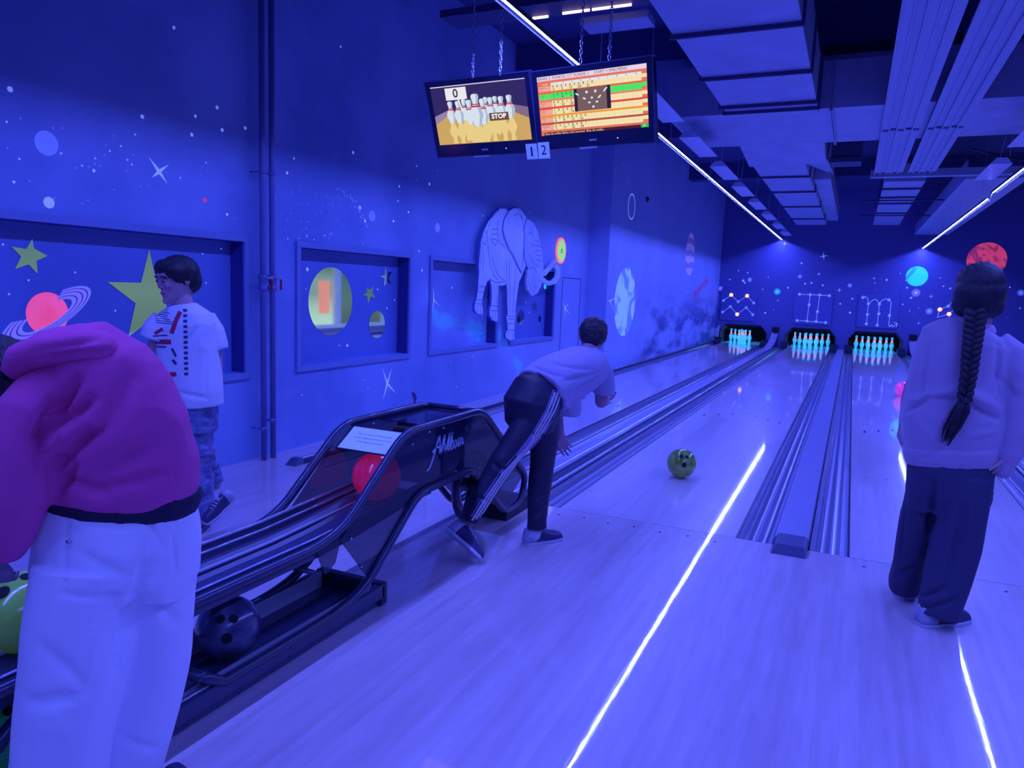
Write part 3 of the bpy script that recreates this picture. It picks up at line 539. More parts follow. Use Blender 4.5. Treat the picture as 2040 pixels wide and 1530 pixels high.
struct(MB().box(3.765, 4.7, -0.006, 18.2, -0.12, 0.0).build('trim_2', M_APP))

# ------------------------------------------------------------------ masking wall over the pins
HW0, HW1, ZT, ZS = 0.665, 0.50, 0.545, 0.33
mb = MB(); FBk = FB(YB)
mb.prism(quad(-3.17, 4.7, ZT, 4.3), -0.12, FBk)
xs = [-3.17] + [c for c in LC] + [4.7]
for i in range(len(LC) + 1):
    l = xs[i] + (0 if i == 0 else HW0); r = xs[i + 1] - (0 if i == len(LC) else HW0)
    lt = xs[i] + (0 if i == 0 else HW1); rt = xs[i + 1] - (0 if i == len(LC) else HW1)
    mb.prism([(l, -0.12), (r, -0.12), (r, ZS), (rt, ZT), (lt, ZT), (l, ZS)], -0.12, FBk)
wb = struct(mb.build('wall_back', M_BACK))
dots('painted_stars', DOTS_BACK, FB(YB), M_UVW, wb, 8, 0.003)
dots('painted_halo', HALO_BACK, FB(YB), M_UVG, wb, 20, 0.002)
dots('painted_star_core', [(u, v, r * .35) for u, v, r in HALO_BACK[:7]], FB(YB), M_UVW, wb, 10, 0.004)
dots('painted_orange_core', [(u, v, r * .3) for u, v, r in HALO_BACK[7:]], FB(YB), mat('uv_orange_paint', (1, .4, .2), .6, emis=(1.0, .3, .15), estr=.7), wb, 12, 0.004)
dots('painted_star_dust', [(rng.uniform(-3, 4.6), rng.uniform(0.9, 2.3), 0.010) for _ in range(40)], FB(YB), M_UVG, wb, 6, 0.003)
for (u, v, r) in SPECIAL_BACK[3:]: MB().prism(star4(u, v, r, 0.16, 0.15 if r > .1 else 0.0), 0.003, FB(YB)).build('painted_sparkle', M_UVW, wb)
MB().prism(circ(-1.516, 1.537, 0.088, 24), 0.003, FB(YB)).build('painted_small_planet', mat('uv_teal_paint', (.1, .5, .6), .6, emis=(.02, .30, .62), estr=.6), wb)
MB().prism(circ(-1.516, 1.537, 0.035, 16), 0.004, FB(YB)).build('painted_planet_core', g('uv_cyan_paint'), wb)
MB().prism(circ(1.966, 2.074, 0.262, 40), 0.004, FB(YB)).build('painted_planet', marbled('cyan_planet_paint', (0.1, 0.75, 0.95), (0.08, 0.55, 0.95), (0.0, 0.48, 0.95), 2.0, 0.95, 1.0), wb)
MB().prism(circ(3.50, 2.53, 0.445, 44), 0.004, FB(YB)).build('painted_planet', marbled('red_planet_paint', (0.9, 0.2, 0.3), (0.6, 0.15, 0.35), (0.85, 0.06, 0.13), 3.5, 0.55, 2.5), wb)
# pits: black frames and boxes
M_PITL = mat('pit_black_light', (0, 0, 0), .5, emis=(0.10, 0.50, 1.0), estr=12.0)
M_FRAME = mat('pit_frame_black', (0.012, 0.014, 0.05), 0.5)
for c, lab in zip(LC, ('black pit behind the pins of the lane along the mural wall', 'black pit behind the full rack on the green ball\'s lane', 'black pit behind the full rack left of the girl', 'black pit of the lane hidden by the girl')):
    t = thing('pin_pit', (c, YB, 0), lab, 'pin pit')
    o_ = [(c - HW0, -0.10), (c - HW0, ZS), (c - HW1, ZT), (c + HW1, ZT), (c + HW0, ZS), (c + HW0, -0.10)]
    i_ = [(c - HW0 + .02, -0.10), (c - HW0 + .02, ZS - .01), (c - HW1 + .012, ZT - .02), (c + HW1 - .012, ZT - .02), (c + HW0 - .02, ZS - .01), (c + HW0 - .02, -0.10)]
    mb = MB()
    for k in range(5): mb.prism([o_[k], o_[k + 1], i_[k + 1], i_[k]], -1.6, FB(YB - 0.04))
    mb.build('pit_lining', M_FRAME, t)
    MB().box(c - HW0, c + HW0, 19.75, 19.8, -0.1, ZT + .02).build('pit_curtain', M_DEEP, t)
    MB().box(c - .56, c + .56, 18.262, 18.268, .478, .53).build('lamp_baffle', M_FRAME, t)
    MB().add([(c - .5, 18.28, .512), (c + .5, 18.28, .512), (c - .5, 18.32, .508), (c + .5, 18.32, .508), (c - .5, 18.30, .522), (c + .5, 18.30, .522)], [(0, 2, 3, 1), (0, 4, 2), (1, 3, 5), (0, 1, 5, 4), (2, 4, 5, 3)]).build('pit_lamp', M_PITL, t)
    for s in (-1, 1):
        a, b = sorted((c + s * 0.545, c + s * 0.735))
        MB().add([(a, 17.62, -0.05), (b, 17.62, -0.05), (a, 17.62, 0.03), (b, 17.62, 0.03), (a, 18.19, -.05), (b, 18.19, -.05), (a, 18.19, .13), (b, 18.19, .13)], [(0, 1, 3, 2), (2, 3, 7, 6), (4, 6, 7, 5), (0, 2, 6, 4), (1, 5, 7, 3), (0, 4, 5, 1)]).build('kickback', M_FRAME, t)
o = tag(MB().prism([(-3.155, 0.14), (-3.055, 0.14), (-3.050, 0.30), (-3.042, 0.47), (-3.06, 0.50), (-3.155, 0.38)], 0.10, FB(18.19)).build('side_fairing', mat('fairing_plastic', (0.45, 0.5, 0.7), 0.4), bevel=0.01), 'pale curved fairing between the mural wall and the leftmost pit', 'fairing')

# ------------------------------------------------------------------ pins
M_PIN = mat('fluorescent_pin', (0.30, 0.75, 0.95), 0.25, emis=(0.02, 0.36, 0.85), estr=0.85)
M_PSTR = mat('fluorescent_pin_stripe', (1.0, 0.25, 0.12), 0.3, emis=(1.0, 0.15, 0.08), estr=1.25)
PROF = [(0.0, 0.0), (0.0258, 0.0), (0.030, 0.019), (0.0395, 0.057), (0.0575, 0.114), (0.0607, 0.14), (0.058, 0.165), (0.045, 0.205), (0.031, 0.239), (0.0235, 0.27), (0.0229, 0.28), (0.0245, 0.30), (0.030, 0.325), (0.0324, 0.345), (0.030, 0.365), (0.018, 0.379), (0.0, 0.381)]
pr = MB().lathe(PROF, (0, 0, 0), 18).build('bowling_pin', M_PIN)
def rad(z):
    for (r0, z0), (r1, z1) in zip(PROF, PROF[1:]):
        if z0 <= z <= z1 and z1 > z0: return r0 + (r1 - r0) * (z - z0) / (z1 - z0)
    return .02
for z0, z1 in ((0.236, 0.262), (0.274, 0.298)): MB().lathe([(rad(z0) + .0004, z0), (rad(z0) + .0012, z0 + .001), (rad(z1) + .0012, z1 - .001), (rad(z1) + .0004, z1)], (0, 0, 0), 18).build('neck_stripe', M_PSTR, pr)
MB().ball((0, -0.050, 0.152), 0.017, 10, 8, (1.1, 0.75, 1)).build('pin_logo', M_PSTR, pr)
first = True
posn = ['head pin', 'second-row left pin', 'second-row right pin', 'third-row left pin', 'third-row middle pin', 'third-row right pin', 'back-row leftmost pin', 'back-row second pin', 'back-row third pin', 'back-row rightmost pin']
where = ['of the thinned rack along the mural wall', 'of the full rack left of the divider', 'of the full rack left of the girl', 'of the rack hidden behind the girl']
for li, c in enumerate(LC[:3]):
    n = 0
    for row in range(4):
        for k in range(row + 1):
            n += 1
            if li == 0 and n in (6, 9, 10): continue
            loc = (c + (k - row / 2) * 0.3048, 18.29 + row * 0.264, 0)
            lab = 'cyan %s %s' % (posn[n - 1], where[li])
            grp = ['pins on the lane along the mural wall', 'pins on the second lane', 'pins on the third lane'][li]
            if first: p = pr; p.location = loc; first = False; p['label'] = lab
            else: p = copy_tree(pr, loc, lab)
            p['category'] = 'bowling pin'; p['group'] = grp

# ------------------------------------------------------------------ star sign panels
M_SIGN = mat('sign_panel_paint', (0.105, 0.12, 0.42), 0.5)
M_LAMP = mat('sign_lamp', (1, .8, .6), 0.5, emis=(1.0, 0.62, 0.42), estr=2.2)
M_LAMPR = mat('sign_lamp_ring', (1, .4, .2), 0.5, emis=(1.0, 0.25, 0.12), estr=0.45)
def sign(x0, x1, label, strokes, nodes, lit):
    t = thing('constellation_sign', ((x0 + x1) / 2, YB, 0.66), label, 'sign')
    MB().box(x0, x1, YB - 0.05, YB - 0.002, 0.655, 1.57).build('board', M_SIGN, t, bevel=0.006)
    f = FB(YB - 0.05); W_, H_ = x1 - x0, 0.915; X = lambda p: (x0 + p[0] * W_, 0.655 + p[1] * H_)
    mb = MB()
    for s in strokes: ribbon(mb, [X(p) for p in s], 0.014, 0.003, f)
    mb.build('painted_line', M_UVW, t)
    for k, p in enumerate(nodes):
        u, v = X(p)
        if k in lit:
            MB().prism(circ(u, v, 0.062, 16), 0.003, f).build('lamp_glow', M_LAMPR, t)
            MB().lathe([(0.045, 0.0), (0.04, 0.012), (0.0, 0.02)], (u, YB - 0.05, v), 14, (0, -1, 0)).build('lamp', M_LAMP, t)
        else:
            pl = [(u + (0.055 if i % 2 == 0 else 0.022) * math.cos(i * PI / 8), v + (0.055 if i % 2 == 0 else 0.022) * math.sin(i * PI / 8)) for i in range(16)]
            MB().prism(pl, 0.004, f).build('star_marker', M_UVW, t)
zig = lambda y0: [(0.07, y0), (0.28, y0 + .19), (0.49, y0 - .02), (0.73, y0 + .18), (0.93, y0 - .04)]
a1, a2 = zig(0.62), zig(0.25); a2[2] = (0.49, 0.20)
sign(-3.06, -2.06, 'dark blue panel with two zigzag lines and three lit orange lamps', [a1, a2], a1 + a2, (1, 3, 7))
n2 = [(.12, .91), (.40, .91), (.65, .91), (.90, .90), (.40, .60), (.63, .40), (.12, .10), (.38, .10), (.62, .10), (.87, .08)]
sign(-1.03, -0.03, 'dark blue panel with a white Roman numeral two of linked stars', [[n2[0], n2[3]], [n2[6], n2[9]], [n2[1], n2[7]], [n2[2], n2[8]]], n2, ())
n3 = [(.10, .88), (.25, .70), (.52, .70), (.74, .84), (.25, .38), (.53, .42), (.79, .38), (.25, .10), (.52, .08)]
arch = lambda a, b, h, y: [(a + (b - a) * i / 8, y + h * math.sin(PI * i / 8)) for i in range(9)]
sign(0.62, 1.62, 'dark blue panel with a white letter m ending in an arrow', [[(.10, .88), (.16, .91), (.22, .86), (.25, .70), (.25, .10)], [(.25, .70)] + [(.28 + .24 * i / 6, .72 + .12 * math.sin(PI * i / 6)) for i in range(7)] + [(.52, .08)], [(.52, .70), (.56, .80), (.64, .86), (.74, .85), (.80, .76), (.80, .10), (.83, .05), (.87, .12), (.90, .05), (1.0, .16)], [(.90, .18), (1.0, .16), (.98, .05)]], n3, ())
n4 = [(.12, .62), (.34, .50), (.30, .72), (.55, .85), (.7, .6), (.75, .3), (.4, .25)]
sign(2.46, 3.46, 'dark blue panel with looping lines and orange lamps, mostly hidden by the girl\'s head', [[(.08, .38), (.12, .62), (.30, .72), (.40, .90)], [(.10, .40), (.34, .50), (.46, .66)], [(.55, .85), (.7, .6), (.75, .3), (.4, .25), (.34, .5)]], n4, (0, 1))

# ------------------------------------------------------------------ ceiling services
def duct(name, x0, x1, y0, y1, z0, z1, seams, label, axis='y'):
    t = thing(name, ((x0 + x1) / 2, (y0 + y1) / 2, z0), label, 'air duct')
    MB().box(x0, x1, y0, y1, z0, z1).build('duct_body', M_DUCT, t, bevel=0.006)
    for s in seams:
        if axis == 'y': MB().box(x0 - .02, x1 + .02, s - 0.012, s - 0.004, z0 - .03, z1).box(x0 - .02, x1 + .02, s + 0.004, s + 0.014, z0 - .03, z1).build('flange', M_SEAM, t)
        else: MB().box(s - .014, s - 0.004, y0 - .025, y1 + .025, z0 - .03, z1).box(s + .004, s + 0.014, y0 - .025, y1 + .025, z0 - .03, z1).build('flange', M_DUCT, t)
    return t
duct('ventilation_duct', -0.86, 0.01, -5.5, 3.93, 3.2, 3.62, (-4.2, -3.0, -1.6, -0.6, 0.25, 1.29, 2.41, 3.42, 3.66), 'wide duct running towards the camera, right of the score monitors')
duct('ventilation_duct', -1.52, 4.69, 3.95, 5.66, 3.24, 3.7, (0.12, 2.4), 'broad cross duct passing behind the ribbed ceiling panels', 'x')
t = duct('ventilation_duct', -0.98, -0.28, 6.62, 15.8, 3.2, 3.58, (7.9, 9.6, 11.8, 14.2), 'narrower stepped duct between the LED strip and the ceiling panels')
MB().add([(-1.0, 5.70, 3.26), (0.0, 5.70, 3.26), (-0.98, 6.62, 3.14), (0.0, 6.5, 3.14), (-1.0, 5.70, 3.6), (0.0, 5.70, 3.6), (-0.98, 6.62, 3.6), (0.0, 6.5, 3.6)], [(0, 2, 3, 1), (4, 5, 7, 6), (0, 1, 5, 4), (2, 6, 7, 3), (0, 4, 6, 2), (1, 3, 7, 5)]).build('duct_transition', M_DUCT, t)
MB().add([(-0.28, 6.64, 3.22), (0.0, 6.64, 3.22), (-0.28, 7.6, 3.30), (0.0, 9.5, 3.45), (-0.28, 6.64, 3.6), (0.0, 6.64, 3.6), (-0.28, 7.6, 3.6), (0.0, 9.5, 3.6)], [(0, 2, 3, 1), (4, 5, 7, 6), (0, 1, 5, 4), (2, 6, 7, 3), (0, 4, 6, 2), (1, 3, 7, 5)]).build('duct_elbow', M_DUCT, t)
MB().box(-0.27, -0.02, 9.0, 15.8, 3.30, 3.6).build('side_duct', M_DUCT, t)
duct('ventilation_duct', 0.76, 1.33, 8.9, 16.1, 3.22, 3.5, (9.6, 10.7, 11.6, 13.3), 'short duct continuing beyond the ribbed ceiling panels')
for y_ in (11.0, 13.6):
    tag(MB().sweep([(0.45, y_, 3.19), (1.9, y_, 3.19)], 0.014, 8).build('threaded_rod', M_SEAM, root=Vector((1.1, y_, 3.19))), 'thin dark rod carrying the far duct, %s' % ('nearer one' if y_ < 12 else 'farther one'), 'rod')
for x0, x1, lab in ((0.60, 0.965, 'left one of two ribbed metal ceiling panels'), (1.03, 1.375, 'right one of two ribbed metal ceiling panels')):
    t = thing('ceiling_panel', ((x0 + x1) / 2, 2, 3.2), lab, 'ceiling panel')
    n = 5; w_ = (x1 - x0) / n
    for seg_ in ((-5.5, 4.86), (4.98, 7.82)):
        for i in range(n): MB().box(x0 + i * w_ + 0.004, x0 + (i + 1) * w_ - 0.004, seg_[0], seg_[1], 3.195 + 0.01 * (i % 2), 3.22).build('ribbed_strip', M_PANEL, t)
    for i in range(n): MB().box(x0 + i * w_ - .006, x0 + i * w_ + 0.008, -5.5, 7.9, 3.185, 3.20).build('panel_rail', M_DUCT, t)
    MB().box(x0, x1, -5.5, 7.8, 3.222, 3.245).build('panel_back', M_SEAM, t)
tag(MB().box(0.55, 3.6, 7.95, 8.10, 3.16, 3.26).build('ceiling_beam', M_DUCT, root=Vector((2, 8, 3.16))), 'cross rail at the far ends of the ribbed ceiling panels', 'beam')
tag(MB().box(1.78, 2.55, 8.2, 17.9, 3.14, 3.2).box(1.78, 1.80, 8.2, 17.9, 3.2, 3.4).build('cable_tray', M_PANEL, root=Vector((2.2, 13, 3.14))), 'long flat tray above the far right LED strip', 'cable tray')
tag(MB().sweep([(1.6 + 0.1 * i, 6.2, 3.2 - 0.16 * math.sin(PI * i / 14)) for i in range(15)], 0.012, 6).build('hanging_cable', M_BLACK, root=Vector((2.3, 6.2, 3.2))), 'black cable sagging under the cross duct at right', 'cable')
for i, y_ in enumerate((-2.6, 4.3, 8.4, 13.0)):
    struct(MB().box(-3.82, 4.7, y_, y_ + 0.35, 3.95, 4.3).build('ceiling_beam', M_CEIL))
struct(MB().box(-1.15, -0.93, -6, 3.9, 3.9, 4.3).build('ceiling_beam', M_CEIL))
tag(MB().box(0.05, 0.42, 6.6, 7.1, 3.18, 4.3).box(0.03, 0.44, 6.58, 6.62, 3.16, 3.22).build('vent_box', M_SEAM, root=Vector((.2, 6.8, 3.2))), 'dark vent box hanging between the ducts', 'vent')
# unlit luminaires on which the LED strips are fixed
M_LUM = mat('luminaire_reflector', (0.55, 0.60, 0.85), 0.35)
def luminaire(x, y, z, label):
    t = thing('luminaire', (x, y, z), label, 'ceiling light', 'unlit luminaires along the LED strips')
    MB().add([(x - .11, y - .6, z), (x + .11, y - .6, z), (x - .11, y + .6, z), (x + .11, y + .6, z), (x - .05, y - .6, z + .07), (x + .05, y - .6, z + .07), (x - .05, y + .6, z + .07), (x + .05, y + .6, z + .07)], [(0, 2, 3, 1), (4, 5, 7, 6), (0, 1, 5, 4), (2, 6, 7, 3), (0, 4, 6, 2), (1, 3, 7, 5)]).build('reflector', M_LUM, t)
    MB().sweep([(x, y - .45, z + .07), (x + .03, y - .45, z + .3), (x, y - .45, 3.24 if 3.9 < y - .45 < 5.7 else 4.3)] if not 3.9 < y - .45 < 5.7 else [(x, y - .45, z + .07), (x, y - .45, 3.236)], 0.004, 5).build('suspension_wire', M_DUCT, t)
LY = [-1.2, 2.75, 4.7, 6.6, 8.5, 10.5, 12.6, 14.8, 16.9]
for i, y_ in enumerate(LY): luminaire(-1.30, y_, 3.06, ['luminaire above the score monitors', 'nearest luminaire right of the long LED strip beyond the monitors'][i] if i < 2 else 'unlit luminaire %s in the row along the long LED strip' % ['third', 'fourth', 'fifth', 'sixth', 'seventh', 'eighth', 'farthest'][i - 2])
luminaire(1.86, 6.4, 2.95, 'unlit luminaire beside the break between the two right LED strips')
luminaire(1.86, 4.2, 2.95, 'unlit luminaire cut by the right edge of the picture')
tag(MB().sweep([(2.04, 7.55, 2.86), (2.03, 7.60, 2.78), (2.05, 7.66, 2.74), (2.02, 7.72, 2.80)], 0.004, 6).build('connector_wire', g('light_rail_plastic'), root=Vector((2.03, 7.6, 2.8))), 'thin wire bridging the gap between the two right LED strips', 'wire')
# monitor support tray with two lit tubes
t = thing('monitor_rail', (-1.7, 0.86, 3.3), 'dark cross tray above the score monitors with pinkish lit tubes', 'rail')
MB().box(-2.46, -0.90, 0.72, 0.98, 3.31, 3.36).build('tray', M_SEAM, t)
MB().box(-1.50, -1.0, 1.10, 1.32, 3.28, 3.33).build('diffuser', M_PANEL, t)
M_TUBEL = mat('pink_fluorescent_tube', (1, .9, .9), .5, emis=(1.0, 0.72, 0.85), estr=1.6)
for a, b, y_ in ((-1.56, -1.36, 0.90), (-1.34, -1.06, 0.90), (-1.80, -1.68, 0.92)):
    MB().sweep([(a, y_, 3.297), (b, y_, 3.297)], 0.010, 8).build('lamp_tube', M_TUBEL, t)

# ------------------------------------------------------------------ score monitors
def srgb(r, g_, b): return tuple(((c / 255) / 12.92 if c <= 10 else ((c / 255 + 0.055) / 1.055) ** 2.4) for c in (r, g_, b))
def em(name, r, g_, b, s=1.0): return mat('screen_' + name, (0.0, 0.0, 0.0), 0.4, emis=srgb(r, g_, b), estr=s)
M_CASE = mat('monitor_casing_gloss', (0.012, 0.013, 0.05), 0.15, coat=0.5)
def monitor(c, yaw, pitch, w_, h_, label):
    n0 = Vector((math.sin(yaw), -math.cos(yaw), 0)); u = Vector((math.cos(yaw), math.sin(yaw), 0))
    v = Vector((0, 0, math.cos(pitch))) + n0 * math.sin(pitch); n = n0 * math.cos(pitch) - Vector((0, 0, math.sin(pitch))); c = Vector(c)
    t = thing('score_monitor', c, label, 'monitor')
    f = (c, u, v, n); L = w_ / 2; H = h_ / 2
    rr = lambda a, b, r: [(x + r * math.cos(q), y + r * math.sin(q)) for x, y, q0 in ((a - r, b - r, 0), (-a + r, b - r, PI / 2), (-a + r, -b + r, PI), (a - r, -b + r, 1.5 * PI)) for q in (q0, q0 + PI / 4, q0 + PI / 2)]
    MB().prism(rr(L, H, 0.012), -0.045, f).build('casing', M_CASE, t)
    MB().prism(rr(L * .7, H * .65, 0.03), -0.05, (c - n * 0.045, u, v, n)).build('back_cover', M_BLACK, t)
    x0, x1, y0, y1 = -L + 0.040, L - 0.040, -H + 0.085, H - 0.040
    fr = MB()
    for a in ((-L, L, H - .006, H), (-L, -L + .005, -H, H), (L - .005, L, -H, H)): fr.prism(quad(*a), 0.004, f)
    fr.build('bezel_edge', mat('bezel_edge_gloss', (0.10, 0.12, 0.3), 0.1, 0.3), t)
    MB().prism(quad(-0.03, 0.02, -H + 0.033, -H + 0.043), 0.001, f).build('maker_badge', M_TRACKL, t)
    MB().prism(circ(0.16, -H + 0.038, 0.004, 8), 0.001, f).build('power_light', em('white', 255, 250, 240), t)
    MB().prism(quad(-.10, .02, -H - 0.012, -H), -0.03, f).build('bottom_bracket', M_TRACKL, t)
    return t, f, (x0, x1, y0, y1)
def scr(f, box, parent):
    x0, x1, y0, y1 = box
    X = lambda a: x0 + (x1 - x0) * a; Y = lambda b: y0 + (y1 - y0) * b
    def R(name, a0, a1, b0, b1, m, d, par=None): return MB().prism(quad(X(a0), X(a1), Y(b0), Y(b1)), d, f).build(name, m, par or parent)
    def PL(name, pts, m, d, par=None): return MB().prism([(X(a), Y(b)) for a, b in pts], d, f).build(name, m, par or parent)
    def T(txt, a, b, h, m, d, sx=0.8, align='LEFT', par=None, bold=0.0):
        o = Vector(f[0]) + Vector(f[1]) * X(a) + Vector(f[2]) * Y(b) + Vector(f[3]) * d
        return text_mb(txt, h * (y1 - y0), (o, f[1], f[2], f[3]), m, 'screen_text', par or parent, 0.0, align, sx, bold)
    return X, Y, R, PL, T
t1, f1, b1 = monitor((-1.893, 0.337, 2.489), -0.043, 0.386, 0.80, 0.505, 'left hanging score monitor showing bowling pins and a STOP board')
X, Y, R_, PL, T_ = scr(f1, b1, t1)
s1 = R_('screen', 0, 1, 0, 1, em('dusk', 48, 38, 92), 0.001)
R_('screen_line', 0, 1, 0.985, 1.0, em('line', 225, 215, 235), 0.0014, s1)
PL('screen_floor', [(0, 0), (1, 0), (1, .36), (.80, .52), (.17, .52), (0, .36)], em('floor', 205, 165, 90), 0.0014, s1)
PL('screen_kerb', [(0, .36), (.17, .52), (.17, .60), (0, .50)], em('kerb', 150, 130, 165), 0.0016, s1)
PL('screen_kerb', [(1, .36), (.80, .52), (.80, .62), (1, .54)], em('kerb2', 130, 105, 130), 0.0016, s1)
e_pin, e_sh, e_ref, e_red, e_drk, e_wh = em('pin', 215, 225, 235), em('pinshade', 165, 185, 210), em('reflection', 232, 205, 130), em('red', 190, 35, 45), em('dark', 62, 50, 58), em('paper', 235, 232, 238)
def spin(u, t0, t1_, wd, d, stripe, k):
    hgt = t1_ - t0; o2 = []
    for r, z in PROF: o2.append((u + r / 0.381 * hgt * .80, 1 - t1_ + z / 0.381 * hgt))
    poly = o2[1:-1] + [(2 * u - a, b) for a, b in o2[1:-1][::-1]]
    p = PL('screen_pin', poly, e_pin, d, s1)
    PL('screen_pin_shade', [(a, b) for a, b in poly[:len(poly) // 2]] + [(u + (a - u) * .45, b) for a, b in poly[:len(poly) // 2]][::-1], e_sh, d + .0002, s1)
    for z0, z1 in ((0.60, 0.645), (0.67, 0.70)):
        r = rad(z0 * .381) / .381 * hgt * .80 + .004; PL('screen_stripe', [(u - r, 1 - t1_ + z0 * hgt), (u + r, 1 - t1_ + z0 * hgt), (u + r, 1 - t1_ + z1 * hgt), (u - r, 1 - t1_ + z1 * hgt)], e_drk if stripe else e_red, d + .0004, s1)
    PL('screen_reflection', [(a, 2 * (1 - t1_) - b * 1.0) if 2 * (1 - t1_) - b > 0.01 else (a, 0.01) for a, b in poly[:]], e_ref, 0.0018 + k * .00003, s1)
for k, a in enumerate([(.34, .24, .60, 0, 1), (.575, .24, .57, 0, 1), (.675, .24, .56, 0, 1), (.19, .26, .64, 0, 0), (.275, .26, .65, 0, 0), (.395, .26, .68, 0, 0), (.54, .26, .69, 0, 0), (.625, .25, .62, 0, 0), (.735, .25, .63, 0, 0), (.82, .24, .62, 0, 0), (.468, .17, .72, 0, 0)]):
    spin(a[0], a[1], a[2], 0, 0.0024 + k * 0.0007, a[4], k)
R_('screen_card', .165, .385, .76, .96, e_wh, 0.0012 + .009, s1); T_('0', .275, .862, .20, em('ink', 45, 42, 60), 0.0108, 1.1, 'CENTER', s1, 0.0012)
PL('screen_pole', [(.29, .76), (.298, .76), (.325, .56), (.315, .56)], e_wh, 0.0098, s1)
R_('screen_board', .60, .80, .36, .49, em('board', 105, 72, 60), 0.0105, s1); T_('STOP', .70, .428, .105, em('white2', 255, 252, 250), 0.0112, 1.15, 'CENTER', s1, 0.0014)

t2, f2, b2 = monitor((-1.052, 0.170, 2.467), -0.119, 0.273, 0.80, 0.470, 'right hanging score monitor showing an orange score table')
X, Y, R_, PL, T_ = scr(f2, b2, t2)
s2 = R_('screen', 0, 1, 0, 1, em('orange', 228, 118, 78), 0.001)
R_('screen_header', 0, 1, .925, 1, em('header', 232, 210, 228), 0.0014, s2); e_txt = em('text', 70, 48, 62); e_num = em('digits', 62, 58, 38)
T_('BAHN: 2  PUNKTE: 117  RUNDE: 1     START = SPIELMEN\u00dc', .01, .962, .066, e_txt, 0.0018, 1.03, 'LEFT', s2)
R_('screen_columns', .13, .955, .845, .885, em('colhead', 228, 226, 238), 0.0014, s2)
R_('screen_ticker', .03, 1, 0.0, .05, em('tickerbg', 70, 24, 20), 0.0014, s2); T_('Bitte die wei\u00dfen Balken nicht betreten!  Bitte die wei\u00dfen', .04, .024, .052, em('tickertext', 250, 215, 150), 0.0018, 0.98, 'LEFT', s2)
R_('screen_badge', .935, 1, .0, .06, em('green2', 40, 190, 70), 0.002, s2); T_('B1', .967, .03, .05, e_wh, 0.0024, 1, 'CENTER', s2)
e_row, e_name, e_green, e_gl = em('cream', 244, 226, 172), em('namecell', 238, 165, 150), em('green', 72, 232, 98), em('gridline', 190, 175, 120)
T_('NAME', .05, .862, .04, e_wh, 0.0018, 1, 'LEFT', s2)
for k in range(10): T_(str(k + 1), .17 + k * .082, .865, .042, e_txt, 0.0018, 1.1, 'CENTER', s2)
rows = [('Benjamin', '21', ['0', '0', '0', '3', '6', '3', '0', '8', '1', '0'], ['0', '3', '12', '20', '21']), ('Dunkel', '10', ['1', '0', '0', '5', '0', '0', '0', '4', '0'], ['1', '6', '6', '10']),
        ('Yousef', '33', ['6', '0', '5', '/', '5', '2'], ['6', '22', '29']), ('Daniel', '15', ['1', '0', '5', '0', '5', '3'], ['1', '6', '14']), ('China', '16', ['0', '0', '0', '8', '0', '5', '3', '0'], ['0', '8', '13', '16']), ('Gewinnkd', '34', ['6', '3', '1', '7', '8', '0', '8', '1'], ['9', '17', '25', '34'])]
bars = [(235, 100, 50), (232, 130, 95), (226, 72, 35), (245, 150, 25), (185, 82, 52), (225, 112, 82)]
for i, (nm, sc, thr, cum) in enumerate(rows):
    yt = .845 - i * .132; yb = yt - .098; cell = e_green if i == 1 else e_row
    R_('screen_name_cell', .01, .13, yb, yt - .01, e_green if i == 1 else e_name, 0.0014, s2); R_('screen_row', .13, .955, yb, yt, cell, 0.0014, s2); R_('screen_total_cell', .955, 1, yb + .045, yt + .005, cell, 0.0014, s2)
    R_('screen_bar', .0, 1, yb - .034, yb, em('bar%d' % i, *bars[i]), 0.0012, s2)
    gl = MB()
    for k in range(11): gl.prism(quad(X(.13 + k * .0825) - .0004, X(.13 + k * .0825) + .0004, Y(yb), Y(yt)), .0017, f2)
    for k in range(10): gl.prism(quad(X(.171 + k * .0825) - .0003, X(.171 + k * .0825) + .0003, Y(yb + .05), Y(yt)), .0017, f2)
    gl.prism(quad(X(.13), X(.955), Y(yb + .05) - .0003, Y(yb + .05) + .0003), .0017, f2)
    gl.build('screen_grid', em('greengrid', 50, 175, 75) if i == 1 else e_gl, s2)
    T_(nm, .018, yt - .035, .036, em('nametext', 120, 70, 62), .0018, .9, 'LEFT', s2); T_(sc, .03, yb + .02, .036, em('nametext', 120, 70, 62), .0018, 1, 'LEFT', s2)
    for k, d in enumerate(thr): T_(d, .15 + k * .0413, yt - .025, .054, e_num, .0018, 1.2, 'CENTER', s2, 0.0004)
    for k, d in enumerate(cum): T_(d, .155 + k * .0825, yb + .024, .052, e_num, .0018, 1.2, 'CENTER', s2, 0.0004)
R_('screen_inset', .345, .68, .36, .735, em('insetdark', 40, 28, 44), 0.0024, s2); R_('screen_inset_deck', .375, .645, .36, .735, em('insetdeck', 118, 92, 82), 0.0028, s2)
for (a, b, rx, ry, ro) in [(.375, .645, .022, .012, -.5), (.465, .665, .014, .018, .2), (.545, .665, .012, .022, -.3), (.635, .675, .030, .012, .7), (.44, .565, .018, .013, -.4), (.51, .565, .013, .015, 0), (.58, .570, .022, .013, .6), (.485, .49, .015, .013, 0), (.555, .49, .016, .013, 0), (.52, .415, .013, .017, 0)]:
    MB().prism(circ(X(a), Y(b), ry * .42, 12, ru=rx * .62, rot=ro), 0.0032, f2).build('screen_inset_pin', e_pin, s2)
